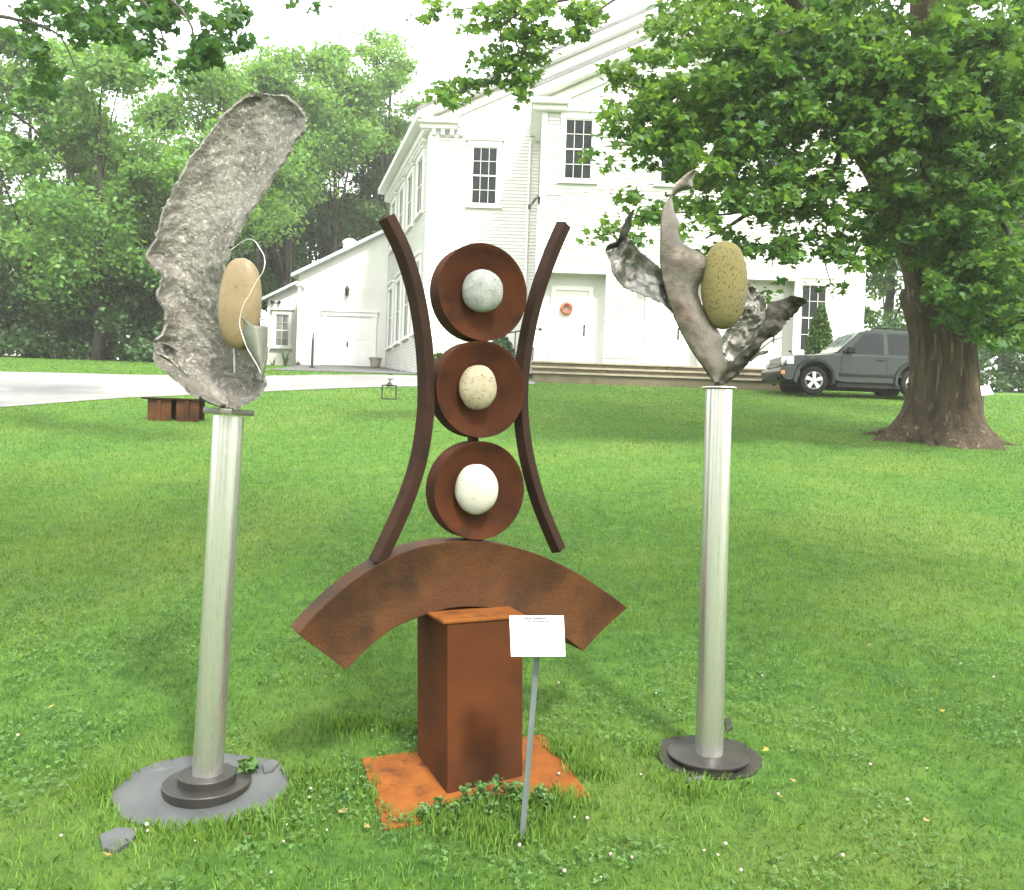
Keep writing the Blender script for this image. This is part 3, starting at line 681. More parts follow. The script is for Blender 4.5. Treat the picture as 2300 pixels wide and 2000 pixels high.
pts = [(460,255),(530,205),(590,165),(640,150),(690,170),(730,230),(770,300),(775,380),(760,440),(730,490),(690,550),(640,650),(600,710),(575,770),(557,840),(550,920),(572,1000),(610,1110),(660,1200),(710,1285),(745,1360)]
cp = catmull(pts, 60); mb = MB()
mb.tube([at(400+q[0]/sc_, 500+q[1]/sc_, YL-.02-.115*min(1, max(0, (k-2)/18))) for k, q in enumerate(cp)], [.0014+.0010*abs(mnoise.noise(Vector((k*.7,0,0)))) for k in range(60)], 6)
mb.build('bright_rim', M['brightedge'], left, smooth=True)
cS = at(539, 682, YL-.045); pebble('stone', cS, (47*mpp, .038, 101*mpp), M['tan'], left, tilt=radians(1.5), seed=2, sq=2.25, amp=.03)
mb = MB(); mb.tube([at(526,780,YL-.045), at(527,838,YL-.04)], .0032, 8); mb.build('pin', M['brightedge'], left)
# concrete pad sunk in the grass, with a paver beside it
def flat_blob(name, pxs, mat, h, label, cat, group=None, jit=0):
    P = [gnd(*p) for p in pxs]; c = sum(P, Vector())/len(P)
    mb = MB(); mb.prism([Vector((p.x, p.y, ground(p.x, p.y)-.03)) for p in P], (0,0,.03+h)); return tag(mb.build(name, mat, loc=c, bevel=.004), label, cat, group)
mb = MB(); rp_ = 200*mpp; V = []
ring = []
for k in range(56):
    a = 2*pi*k/56; r = rp_*(1+.06*mnoise.noise(Vector((cos(a)*2, sin(a)*2, 4)))); ring.append(Vector((pb.x+cos(a)*r, pb.y-.02+sin(a)*r*.78, ground(0, pb.y-.02+sin(a)*r*.78)+.004)))
mb.prism([p-Vector((0,0,.05)) for p in ring], (0,0,.05)); tag(mb.build('concrete_pad', M['pad'], loc=pb), 'round grey concrete pad under the bark leaf sculpture', 'concrete pad')
flat_blob('paving_stone', [(222,1885),(262,1868),(310,1872),(300,1895),(262,1920),(230,1915)], M['pad'], .012, 'small grey paving stone half sunk in the grass near the bark leaf pad', 'paving stone')
flat_blob('paving_stone', [(588,1722),(612,1712),(628,1722),(610,1742),(592,1745)], M['pad'], .012, 'small grey paving stone behind the bark leaf pad', 'paving stone')

# --- right: flower of metal petals on a steel post
pb2 = gnd(1592, 1703); YR = pb2.y; mq = YR/FPX; org6, s6 = (1280,350), 2.987
right = thing('flower_sculpture', pb2, 'jagged metal flower petals holding a yellow-green stone on a steel post', 'sculpture')
pt2 = at(1615, 874, YR); ax2 = (pt2-pb2).normalized(); H2 = (pt2-pb2).length
mb = MB(); mb.lathe([(0,0),(60*mq,0),(60*mq,.02),(0,.02)], pb2+Vector((-.015,-.05,-.014)), 32); mb.build('lower_base_plate', M['basedark'], right, smooth='angle')
mb = MB(); mb.lathe([(0,0),(88*mq,0),(90*mq,.004),(90*mq,.011),(88*mq,.013),(0,.013)], pb2+Vector((-.005,0,.006)), 48); mb.build('upper_base_plate', M['basedark'], right, smooth='angle')
mb = MB(); mb.lathe([(31*mq,.02),(29.5*mq,H2-.003)], pb2, 40, ax2); mb.build('post', M['steel'], right, smooth='angle')
mb = MB(); mb.lathe([(0,0),(38*mq,0),(39.5*mq,.003),(38*mq,.007),(0,.008)], pt2, 40, ax2); mb.build('cap_plate', M['steel'], right, smooth='angle')
mb = MB(); mb.lathe([(14*mq,0),(11*mq,.02),(7*mq,.035),(0,.04)], pt2+Vector((0,0,.006)), 16, ax2); mb.build('weld_boss', M['leafdark'], right, smooth=True)
rowsA = [((965,1515),(1010,1520)),((900,1420),(1060,1420)),((830,1320),(1020,1310)),((760,1200),(1020,1220)),((710,1090),(955,1115)),((670,980),(885,995)),((640,880),(862,890)),((620,800),(920,800)),((610,710),(952,735)),((610,650),(880,655)),((611,570),(765,590)),((612,500),(728,520)),((614,430),(738,455)),((620,375),(703,378)),((642,318),(692,308)),((672,280),(690,272)),((690,222),(745,240)),((722,172),(822,214)),((775,128),(820,168)),((830,92),(856,102))]
def depA(v, s): return -.04+.018*s+.012*s*s-.03*sin(v*pi)+.02*v
metal_sheet('tall_petal', rowsA, org6, s6, YR, depA, M['petaldark'], right, nv=110, nu=24, thick=.005, rel=.0016, relscale=16, rag=3, seed=11)
cl = catmull([r[0] for r in rowsA[:16]], 60); mb = MB()
mb.tube([at(org6[0]+(q[0]+4)/s6, org6[1]+q[1]/s6, YR+depA(k/75,-1)+.012) for k, q in enumerate(cl)], [.0055 if k < 48 else .0055-(k-48)*.0003 for k in range(60)], 8)
mb.build('petal_rim', M['leafdark'], right, smooth=True)
metal_sheet('left_petal', [((720,1110),(700,1040)),((690,1050),(640,830)),((640,1005),(602,760)),((550,950),(545,705)),((440,910),(480,650)),((350,860),(432,595)),((292,790),(402,562)),((272,715),(382,552)),((242,640),(358,545))], org6, s6, YR+.05, lambda v, s: .05*v-.035*s*s+.02*sin(v*14), M['petal'], right, nv=60, nu=24, thick=.005, rel=.009, relscale=26, rag=9, ragscale=5, seed=21)
metal_sheet('left_petal_tip', [((242,640),(330,610)),((262,602),(385,545)),((320,572),(392,520)),((345,510),(412,482)),((372,450),(418,440)),((395,405),(430,385)),((430,362),(437,370))], org6, s6, YR+.085, lambda v, s: -.04*v+.02*s, M['leafdark'], right, nv=30, nu=8, thick=.004, rel=.004, relscale=24, rag=5, seed=22)
metal_sheet('crinkled_petal', [((1000,1510),(1045,1500)),((1040,1400),(1130,1385)),((1010,1300),(1205,1300)),((1015,1225),(1275,1190)),((1060,1160),(1335,1060)),((1130,1090),(1325,1020)),((1170,990),(1285,940)),((1185,900),(1250,890)),((1196,842),(1212,848))], org6, s6, YR+.03, lambda v, s: .05*v-.02*s*s, M['petal'], right, nv=70, nu=26, thick=.005, rel=.014, relscale=24, rag=8, ragscale=6, seed=31)
metal_sheet('dark_petal', [((985,1540),(1050,1530)),((1040,1450),(1150,1455)),((1100,1370),(1195,1390)),((1190,1285),(1270,1300)),((1262,1180),(1350,1225)),((1312,1080),(1425,1160)),((1332,1010),(1475,1110)),((1395,972),(1520,1055)),((1465,948),(1565,1000)),((1512,938),(1592,970))], org6, s6, YR-.02, lambda v, s: -.03*v+.012*s*s+.01*sin(v*11), M['leafdark'], right, nv=60, nu=16, thick=.005, rel=.007, relscale=22, rag=17, ragscale=6, seed=41)
mb = MB(); mb.tube([at(org6[0]+q[0]/s6, org6[1]+q[1]/s6, YR-.01) for q in catmull([(1215,1375),(1260,1320),(1310,1275),(1360,1240),(1425,1222)], 20)], [.004-.00012*k for k in range(20)], 6); mb.build('tendril', M['petaldark'], right)
metal_sheet('small_leaf', [((1205,1375),(1215,1385)),((1240,1335),(1262,1345)),((1290,1310),(1310,1332)),((1328,1305),(1334,1318))], org6, s6, YR-.03, lambda v, s: .01*s*s, M['petaldark'], right, nv=14, nu=8, thick=.004, rel=.002)
cS = at(1627, 641, YR-.02); pebble('stone', cS, (51.5*mq, .062, 99*mq), M['olive'], right, tilt=radians(-1), seed=9, sq=2.1, amp=.03)
mb = MB(); ring = []
for k in range(48):
    a = 2*pi*k/48; r = 122*mq*(1+.08*mnoise.noise(Vector((cos(a)*2, sin(a)*2, 1)))); y_ = pb2.y+sin(a)*r*.8; ring.append(Vector((pb2.x-.005+cos(a)*r, y_, ground(0, y_)-.045)))
mb.prism(ring, (0,0,.05)); tag(mb.build('concrete_pad', M['basedark'], loc=pb2), 'round dark footing under the metal flower sculpture', 'concrete pad')
flat_blob('paving_stone', [(1540,1755),(1580,1748),(1582,1765),(1545,1772)], M['pad'], .012, 'small grey paving stone in front of the metal flower sculpture', 'paving stone')
flat_blob('paving_stone', [(1628,1620),(1640,1618),(1646,1640),(1632,1648)], M['basedark'], .012, 'small dark paving stone behind the metal flower post', 'paving stone')

# --- centre: rusted steel figure
PHI = radians(27); T_ = Vector((cos(PHI), sin(PHI), 0)); B_ = Vector((-sin(PHI), cos(PHI), 0))
FC = gnd(1005, 1790); PW, PD = .288, .29
pc = FC+T_*PW/2+B_*PD/2; zg = FC.z
centre = thing('rusted_steel_sculpture', (pc.x, pc.y, zg), 'rusted steel sculpture of three stacked discs with round stones between curved bars', 'sculpture')
NP = -B_       # towards the viewer
def pl(px, py, off=0.0): return on_plane(px, py, pc+B_*off, NP)
# ground plate
mb = MB(); th = radians(19); tt, bb = Vector((cos(th), sin(th), 0)), Vector((-sin(th), cos(th), 0)); c = Vector((-.10, 2.97, 0))
P = [c+tt*a*.355+bb*b_*.225 for a, b_ in ((-1,-1),(1,-1),(1,1),(-1,1))]
zp = zg+.0
mb.hexa([Vector((p.x,p.y,ground(0,p.y)-.02)) for p in P]+[Vector((p.x,p.y,ground(0,p.y)+.009)) for p in P]); mb.build('ground_plate', M['rustplate'], centre, bevel=.003)
# pedestal, leaning a hair
ztop = on_plane(1003, 1402, FC, NP).z; lean = -T_*.022
cor = [FC, FC+T_*PW, FC+T_*PW+B_*PD, FC+B_*PD]
mb = MB(); mb.hexa([Vector((p.x,p.y,ground(0,p.y)-.01)) for p in cor]+[Vector((p.x,p.y,ztop))+lean for p in cor]); mb.build('pedestal', M['rustped'], centre, bevel=.004)
mb = MB(); ov = .006
c2 = [FC-T_*ov*3-B_*ov, FC+T_*(PW+ov)-B_*ov, FC+T_*(PW+ov+.03)+B_*(PD+ov), FC-T_*ov*3+B_*(PD+ov)]
mb.hexa([Vector((p.x,p.y,ztop+.0005))+lean for p in c2]+[Vector((p.x,p.y,ztop+.012))+lean for p in c2]); mb.build('pedestal_cap', M['rustplate'], centre, bevel=.003)
# arc: thick annular sector, traced in its own plane
k1 = 2300/2061
def arcside(pts, n): return catmull([(x*k1, y*k1) for x, y in pts], n)
outer = arcside([(600,1277),(640,1232),(700,1178),(765,1135),(840,1103),(930,1090),(1010,1096),(1085,1117),(1160,1153),(1220,1192),(1263,1224)], 49)
inner = arcside([(697,1349),(735,1310),(785,1270),(840,1244),(890,1228),(935,1222),(985,1224),(1035,1234),(1085,1252),(1130,1278),(1174,1311)], 49)
mb = MB(); AT = .12; fr_, bk_ = [], []
for (o, i_) in zip(outer, inner):
    for lst, off in ((fr_, -AT/2+.055), (bk_, AT/2+.055)):
        a = pl(o[0], o[1], .055-AT/2); b_ = pl(i_[0], i_[1], .055-AT/2); sh = B_*(off-(.055-AT/2))
        lst.append((a+sh, b_+sh))
n = len(fr_); V = []; 
NR = 7
for (f, k) in zip(fr_, bk_):
    for r in range(NR): q = f[0].lerp(f[1], r/(NR-1)); V.append(q+B_*(.010*sin(pi*r/(NR-1))))       # slightly dished face
    V += [k[1], k[0]]
W_ = NR+2; fs = []
for j in range(n-1):
    for r in range(W_): a = j*W_+r; b_ = j*W_+(r+1) % W_; fs.append((a, b_, b_+W_, a+W_))
fs.append(tuple(range(W_))); fs.append(tuple((n-1)*W_+r for r in range(W_))[::-1])
mb.add(V, fs).build('arc', M['rustarc'], centre, smooth='angle', bevel=.002)
# dished discs with stones
def dish(cpx, cpy, rpx, stone_c, stone_r, smat, seed):
    cpos = pl(cpx, cpy, .0); dist = cpos.y; R0 = rpx*dist/FPX; ax_ = -B_
    t = .085
    mb = MB(); prof = [(R0,-t),(R0,0),(R0-.004,.0)]
    for k in range(1, 13):
        r = (R0-.004)*(1-k/12); prof.append((r, -.040*(1-(r/(R0-.004))**2)**.8))
    mb.lathe(prof[:3]+prof[3:], cpos, 64, ax_)
    d = mb.build('disc', M['rust'], centre, smooth='angle')
    sp = on_plane(stone_c[0], stone_c[1], cpos-B_*.012, NP)
    k = dist/FPX; pebble('stone', sp, (stone_r[0]*k, stone_r[0]*k*.55, stone_r[1]*k), smat, centre, tilt=0, seed=seed, sq=2.1, amp=.03)
    return cpos, R0
k_ = k1
D1 = dish(974*k_, 588*k_, 109, (971*k_,586*k_), (46,47.5), M['granite'], 1)
D2 = dish(970*k_, 784*k_, 109, (962*k_,780*k_), (42,50), M['cream'], 5)
D3 = dish(967*k_, 988*k_, 111, (959*k_,985*k_), (48.5,56), M['whitestone'], 8)
for (a, b_) in ((D1, D2), (D2, D3)):
    m0 = a[0].lerp(b_[0], .5)+B_*.045; mb = MB(); mb.box(-.014,.014,-.018,.018,-.03,.03); mb.v = [m0+T_*(v.x-.012)+B_*v.y+Vector((0,0,v.z)) for v in mb.v]; mb.build('connector', M['rustdark'], centre)
m0 = D3[0]-Vector((0,0,D3[1]))+B_*.05; mb = MB(); mb.box(-.03,.03,-.02,.02,-.012,.02); mb.v = [m0+T_*v.x+B_*v.y+Vector((0,0,v.z)) for v in mb.v]; mb.build('connector', M['rustdark'], centre)
# curved bars of square section set on edge
def bar(pts, wpx, off):
    c_ = catmull([(x*k1, y*k1) for x, y in pts], 40); P = [pl(q[0], q[1], off) for q in c_]
    mb = MB(); V = []; hw_ = wpx*k1/2*3.03/FPX
    for j, p in enumerate(P):
        t = (P[min(j+1,39)]-P[max(j-1,0)]).normalized(); s = t.cross(NP).normalized()
        for a, b_ in ((-1,.55),(.35,1.05),(1,-.35),(-.35,-1.0)): V.append(p+s*a*hw_-B_*b_*hw_)
    fs = [(j*4+r, j*4+(r+1) % 4, j*4+4+(r+1) % 4, j*4+4+r) for j in range(39) for r in range(4)]+[(0,1,2,3),(159,158,157,156)]
    return mb.add(V, fs).build('curved_bar', M['rustdark'], centre, bevel=.003, smooth='angle')
bar([(777,438),(812,512),(838,600),(852,690),(857,770),(855,840),(843,920),(820,995),(790,1065),(757,1133)], 33, .03)
bar([(1134,452),(1108,512),(1082,585),(1063,660),(1051,735),(1047,805),(1052,875),(1065,945),(1087,1020),(1124,1108)], 31, .06)

# ------------------------------------------------------------------ sign on a stake
sb = gnd(1172, 1888); st = at(1206, 1475, sb.y+.02); 
sg = thing('information_sign', sb, 'blank-looking white information card on a leaning galvanized stake before the rusted sculpture', 'sign')
mb = MB(); axs = (st-sb).normalized()
mb.tube([sb-axs*.06, st+axs*.05], .0125, 4); mb.build('stake', M['galv'], sg, bevel=.001)
ys = sb.y-.045; Pq = [at(1148,1475,ys), at(1270,1475,ys), at(1266,1383,ys+.04), at(1144,1383,ys+.04)]
nrm = (Pq[1]-Pq[0]).cross(Pq[3]-Pq[0]).normalized(); nrm = nrm if nrm.y < 0 else -nrm
mb = MB(); mb.prism(Pq, nrm*-.004); mb.build('card', M['sign'], sg, bevel=.001)
mb = MB(); 
def onsign(a, b_): return Pq[0].lerp(Pq[1], a).lerp(Pq[3].lerp(Pq[2], a), b_)
for (b_, a0, a1, hh) in ((.935,.28,.68,.040),(.865,.33,.72,.036),(.60,.28,.34,.02),(.60,.62,.66,.02)):
    a = a0
    while a < a1:
        wd_ = random.uniform(.012,.05); a2 = min(a+wd_, a1)
        mb.prism([onsign(a,b_-hh/2)+nrm*.0022, onsign(a2,b_-hh/2)+nrm*.0022, onsign(a2,b_+hh/2)+nrm*.0022, onsign(a,b_+hh/2)+nrm*.0022], nrm*.0003); a = a2+.008
mb.build('lettering', M['ink'], sg, kind='stuff')
# small far sign beside the maple
q = at(2210, 878, 14.6); gq = ground(q.x, 14.6)
fs_ = thing('small_lawn_sign', (q.x,14.6,gq), 'small tilted white sign on the lawn behind the maple trunk', 'sign')
mb = MB(); mb.tube([(q.x+.02,14.6,gq-.05),(q.x,14.6,q.z)], .01, 6); mb.build('stake', M['galv'], fs_)
P = [at(2198,889,14.55), at(2232,886,14.55), at(2222,866,14.65), at(2193,869,14.65)]
mb = MB(); mb.prism(P, (0,.008,-.004)); mb.build('card', M['sign'], fs_)

# ------------------------------------------------------------------ rusted bench
bq = gnd(395, 946); bY = bq.y; kb = bY/FPX
bn = thing('rusted_bench', bq, 'low rusted steel bench with two beam legs by the driveway', 'bench')
zt_ = at(395, 897, bY).z; xl, xr_ = at(326,897,bY).x, at(470,897,bY).x
mb = MB(); mb.box(xl, xr_, bY-.14, bY+.2, zt_-.014, zt_+.012); mb.build('seat', M['rustdark'], bn, bevel=.003)
for xa, xb_ in ((338,390),(402,452)):
    a, b_ = at(xa,920,bY).x, at(xb_,920,bY).x; mb = MB(); z0_ = ground(0,bY)-.03
    mb.box(a, b_, bY-.10, bY-.085, z0_, zt_-.015); mb.box(a, b_, bY+.13, bY+.145, z0_, zt_-.015); mb.box((a+b_)/2-.01, (a+b_)/2+.01, bY-.085, bY+.13, z0_, zt_-.015)
    mb.box(a+(b_-a)*.42, a+(b_-a)*.58, bY-.125, bY-.1005, z0_, zt_-.0155)
    mb.build('leg', M['rustarc'], bn)
# ------------------------------------------------------------------ square frame ornament on the lawn
oq = gnd(873, 899); oY = oq.y
orn = thing('frame_ornament', oq, 'small open black square frame with a pale cap standing on the lawn edge', 'lawn ornament')
xa, xb_, za, zb3 = at(857,880,oY).x, at(891,880,oY).x, oq.z+.01, at(873,865,oY).z
mb = MB(); r = .012
mb.box(xa, xa+2*r, oY-r, oY+r, za, zb3); mb.box(xb_-2*r, xb_, oY-r, oY+r, za, zb3); mb.box(xa+2*r, xb_-2*r, oY-r, oY+r, zb3-2*r, zb3); mb.box(xa+2*r, xb_-2*r, oY-r, oY+r, za, za+2*r)
mb.box((xa+xb_)/2-r, (xa+xb_)/2+r, oY-r, oY+r, oq.z-.06, za); mb.build('frame', M['black'], orn)
mb = MB(); xm = (xa+xb_)/2
mb.tube([(xm-.07,oY,zb3-.08),(xm-.02,oY,zb3-.03),(xm,oY,zb3+.03),(xm+.01,oY,zb3+.1)], [.006,.01,.016,.012], 6); mb.tube([(xm+.07,oY,zb3-.12),(xm+.02,oY,zb3-.05),(xm,oY,zb3)], .006, 6)
mb.lathe([(.075,0),(.06,.02),(.02,.05)], (xm,oY,zb3+.0005), 8); mb.build('bracket', M['black'], orn)
mb = MB(); mb.lathe([(0,-.03),(.05,-.02),(.075,.01),(.06,.05),(.02,.07),(0,.075)], (xm+.02,oY,zb3+.13), 12); mb.build('cap', M['lamp'], orn, smooth=True)
mb = MB(); mb.lathe([(.055,0),(.03,.04),(.0,.05)], (xm+.02,oY,zb3+.2), 10); mb.build('finial', M['black'], orn)

# ------------------------------------------------------------------ parked car (faces -x)
cx0 = at(1733, 850, 22.0).x+.32; yN = 22.0; yF_ = yN+1.82; gc = ground(0, 22.9)-.02
car = thing('parked_suv', (cx0+2.2, 22.9, gc), 'dark grey-green boxy SUV parked behind the maple trunk', 'car')
def cp3(pts, y, inset=0): return [Vector((cx0+x, y, gc+z)) for x, z in pts]
WXF, WXR, WR_ = .80, 3.42, .37
def arch(xc, r, n=11): return [(xc-r*cos(pi*k/(n-1)), .40+r*sin(pi*k/(n-1))*1.0) for k in range(n)]
low = [(.03,.46),(.10,.34),(.40,.33)]+arch(WXF,.47)+[(1.5,.33),(3.05,.33)]+arch(WXR,.47)+[(4.25,.36),(4.38,.45),(4.42,.75),(4.40,1.06),(1.42,1.08),(1.30,1.10),(.90,1.07),(.30,1.01),(.10,.96),(.06,.72)]
mb = MB(); mb.prism(cp3(low, yN+.05), (0,1.72,0)); body = mb.build('body', M['paint'], car, bevel=.045, smooth='angle')
# greenhouse with tumblehome
mb = MB(); gl = [(1.36,1.06),(4.38,1.05),(4.28,1.70),(4.05,1.745),(2.3,1.76),(2.02,1.70)]
a = cp3(gl, 0); tin = lambda z: .03+.17*max(0, (z-1.05))/.7
n = len(gl); V = [Vector((p.x, yN+.05+tin(z), p.z)) for p, (x, z) in zip(a, gl)]+[Vector((p.x, yF_-.05-tin(z), p.z)) for p, (x, z) in zip(a, gl)]
mb.add(V, [tuple(range(n)), tuple(range(2*n-1, n-1, -1))]+[(i, n+i, n+(i+1) % n, (i+1) % n) for i in range(n)]); mb.build('cabin', M['paint'], car, bevel=.03, smooth='angle')
def sidepanel(poly, out, th_, mat, name, parent):
    for sgn in (1,):
        mb = MB(); mb.prism([Vector((cx0+x, yN+.05+(tin(z) if z > 1.06 else 0)-out, gc+z)) for x, z in poly], (0, th_, 0)); mb.build(name, mat, parent)
    mb = MB(); mb.prism([Vector((cx0+x, yF_-.05-(tin(z) if z > 1.06 else 0)+out, gc+z)) for x, z in poly], (0, -th_, 0)); mb.build(name, mat, parent)
sidepanel([(1.62,1.11),(2.62,1.11),(2.62,1.66),(2.13,1.66)], .006, .01, M['carglass'], 'side_window', car)
sidepanel([(2.74,1.11),(3.60,1.11),(3.60,1.66),(2.74,1.665)], .006, .01, M['carglass'], 'side_window', car)
sidepanel([(3.70,1.12),(4.26,1.12),(4.20,1.63),(3.70,1.65)], .006, .01, M['carglass'], 'side_window', car)
# windscreen
mb = MB(); wsA = [(1.43,1.12,.12),(1.99,1.66,.22)]
P = [Vector((cx0+1.41,yN+.14,gc+1.115)), Vector((cx0+1.41,yF_-.14,gc+1.115)), Vector((cx0+1.985,yF_-.26,gc+1.675)), Vector((cx0+1.985,yN+.26,gc+1.675))]
mb.prism([p+Vector((-.022,0,.024)) for p in P], (.012,0,-.012)); mb.build('windscreen', M['screen'], car)
# door seams, handles, sill trim
mb = MB()
for x in (1.50, 2.68, 3.66):
    x1 = x+.05; mb.box(cx0+x-.006, cx0+x+.006, yN+.044, yN+.0495, gc+.50, gc+1.05)
mb.build('door_seams', M['cardark'], body)
for x in (2.42, 3.45):
    mb = MB(); mb.box(cx0+x, cx0+x+.19, yN+.015, yN+.049, gc+.93, gc+.965); mb.build('door_handle', M['cardark'], body, bevel=.006)
mb = MB(); mb.box(cx0+1.45, cx0+3.08, yN+.02, yN+.0492, gc+.50, gc+.58); mb.build('side_trim', M['cardark'], body, bevel=.01)
mb = MB(); mb.box(cx0+1.42, cx0+3.1, yN+.09, yF_-.09, gc+.22, gc+.331); mb.build('sill', M['cardark'], body)
# fender flares
for xc in (WXF, WXR):
    for yy, s in ((yN, 1), (yF_, -1)):
        mb = MB(); ang = [pi*(-.06)+pi*1.12*k/18 for k in range(19)]
        V = []; 
        for a in ang:
            for r, o in ((.46,.052),(.465,-.015),(.53,-.02),(.565,.049)): V.append(Vector((cx0+xc-r*cos(a), yy+s*o, gc+.40+r*sin(a))))
        fs = [(k*4+i, k*4+(i+1) % 4, k*4+4+(i+1) % 4, k*4+4+i) for k in range(18) for i in range(4)]+[(0,1,2,3),(75,74,73,72)]
        mb.add(V, fs).build('fender_flare', M['paint'], body, smooth='angle')
# wheels
def wheel(xc, yy, s):
    c_ = Vector((cx0+xc, yy, gc+WR_+.0)); ax_ = Vector((0, -s, 0))
    mb = MB(); mb.lathe([(.23,-.20),(.33,-.20),(.365,-.16),(.37,-.10),(.365,-.03),(.34,.0),(.25,.005),(.235,-.02),(.23,-.2)], c_, 40, ax_); wh = mb.build('wheel', M['tyre'], car, smooth='angle')
    mb = MB(); mb.lathe([(.236,-.18),(.236,-.01),(.222,.006),(.212,-.005),(.205,-.06),(.0,-.075)], c_, 40, ax_); mb.build('rim', M['alloy'], wh, smooth='angle')
    mb = MB()
    for k in range(5):
        a = 2*pi*k/5+.3; d = Vector((cos(a),0,sin(a))); e = Vector((-sin(a),0,cos(a)))
        q0, q1 = c_+ax_*-.01, c_+ax_*-.008
        mb.prism([q0+d*.03-e*.030, q1+d*.213-e*.048, q1+d*.213+e*.048, q0+d*.03+e*.030], ax_*-.03)
    mb.lathe([(.06,-.03),(.06,.0),(.04,.012),(0,.014)], c_+ax_*-.004, 16, ax_); mb.build('spokes', M['alloy'], wh)
    mb = MB(); mb.lathe([(.20,-.052),(0,-.06)], c_, 24, ax_); mb.build('brake_shadow_plate', M['cardark'], wh)
for xc in (WXF, WXR): wheel(xc, yN+.035, 1); wheel(xc, yF_-.035, -1)
mb = MB(); mb.box(cx0+.42, cx0+1.44, yN+.24, yF_-.24, gc+.3, gc+.9); mb.box(cx0+3.1, cx0+4.1, yN+.24, yF_-.24, gc+.3, gc+.9); mb.build('wheel_wells', M['cardark'], car)
# front: bumper, grille, lamps
mb = MB(); mb.prism([Vector((cx0+x, yN+.03, gc+z)) for x, z in ((-.06,.44),(-.09,.56),(-.06,.70),(.10,.73),(.42,.70),(.44,.48),(.38,.36),(.06,.34))], (0,1.76,0)); mb.build('front_bumper', M['paint'], car, bevel=.03, smooth='angle')
mb = MB(); mb.box(cx0-.075, cx0-.02, yN+.35, yF_-.35, gc+.38, gc+.52); mb.build('lower_intake', M['cardark'], car)
for k in range(7):
    y_ = yN+.52+k*.125; mb = MB(); mb.box(cx0+.035, cx0+.075, y_-.04, y_+.04, gc+.75, gc+.97); mb.build('grille_slot', M['cardark'], body)
mb = MB(); mb.box(cx0+.02, cx0+.07, yN+.42, yF_-.42, gc+.735, gc+.99); mb.build('grille', M['paint'], body, bevel=.012)
for y_ in (yN+.24, yF_-.24):
    mb = MB(); mb.lathe([(.125,0),(.125,.07),(.10,.09),(0,.10)], (cx0+.09, y_, gc+.86), 20, (-1,0,0)); mb.build('headlight', M['lamp'], car, smooth='angle')
mb = MB(); mb.box(cx0+.07, cx0+.26, yN+.028, yN+.06, gc+.77, gc+.97); mb.build('headlight', M['lamp'], body, bevel=.02)
mb = MB(); mb.box(cx0-.075, cx0+.03, yN+.012, yN+.05, gc+.50, gc+.60); mb.build('side_marker', M['amber'], car, bevel=.008)
for y_, s in ((yN+.06, -1), (yF_-.06, 1)):
    mb = MB(); mb.box(cx0+1.60, cx0+1.80, min(y_+s*.02, y_+s*.20), max(y_+s*.02, y_+s*.20), gc+1.09, gc+1.27); mb.build('wing_mirror', M['cardark'], car, bevel=.04)
    mb = MB(); mb.tube([(cx0+2.35, y_-s*.20, gc+1.775),(cx0+2.45, y_-s*.20, gc+1.815),(cx0+3.95, y_-s*.20, gc+1.805),(cx0+4.05, y_-s*.20, gc+1.76)], .018, 6); mb.build('roof_rail', M['cardark'], car)
mb = MB(); mb.tube([(cx0+.30,yN+.25,gc+1.02),(cx0+.22,yN+.22,gc+1.10)], .012, 6); mb.lathe([(0,-.03),(.05,0),(0,.03)], (cx0+.20,yN+.21,gc+1.12), 8); mb.build('hood_mirror', M['cardark'], car)
# ------------------------------------------------------------------ big maple
YT = 13.7
mbase = gnd(2118, 978); mbase = Vector((mbase.x*YT/mbase.y, YT, ground(0, YT)))
maple = thing('maple_tree', mbase, 'huge old maple with flared trunk and low spreading green branches', 'tree')
def trunk_mesh(prof, Y, n=150):
    mb = MB(); V = []; R_n = len(prof)
    for j, (py, cx, hw_) in enumerate(prof):
        c_ = at(cx, py, Y); r0 = hw_*Y/FPX; fl = max(0, (py-880)/110)
        for k in range(n):
            a = 2*pi*k/n; q = Vector((cos(a), sin(a), 0))
            lob = 1+(.05+.26*fl**1.5)*(sin(4*a+.8)*.6+sin(7*a+2.1)*.4)
            # furrowed bark: long broken ridges
            f = abs(mnoise.noise(Vector((q.x*7, q.y*7, c_.z*.9))))+.6*abs(mnoise.noise(Vector((q.x*16, q.y*16, c_.z*2.4+5))))
            br = mnoise.noise(Vector((q.x*5, q.y*5, c_.z*4.5)))
            d_ = .085*(f-.35)*(1+.6*br)+.03*mnoise.noise(Vector((q.x*2, q.y*2, c_.z*1.3)))
            V.append(Vector((c_.x+q.x*(r0*lob+d_), c_.y+q.y*(r0*lob+d_), c_.z)))
    fs = [(j*n+k, j*n+(k+1) % n, (j+1)*n+(k+1) % n, (j+1)*n+k) for j in range(R_n-1) for k in range(n)]+[tuple((R_n-1)*n+k for k in range(n))]
    return mb.add(V, fs)
prof = [(1012,2100,142),(990,2102,126),(975,2104,112),(955,2108,95),(930,2113,84),(900,2117,78),(870,2119,74),(840,2120,71),(800,2120,68),(760,2118,66),(720,2113,67),(690,2108,72),(665,2107,78),(648,2109,74)]
py_i = np.linspace(0, len(prof)-1, 110); pr = np.array(prof, float)
prof = [tuple(np.array([np.interp(t, range(len(pr)), pr[:,c]) for c in range(3)])) for t in py_i]
trunk_mesh(prof, YT).build('trunk', M['treebark'], maple, smooth=True)
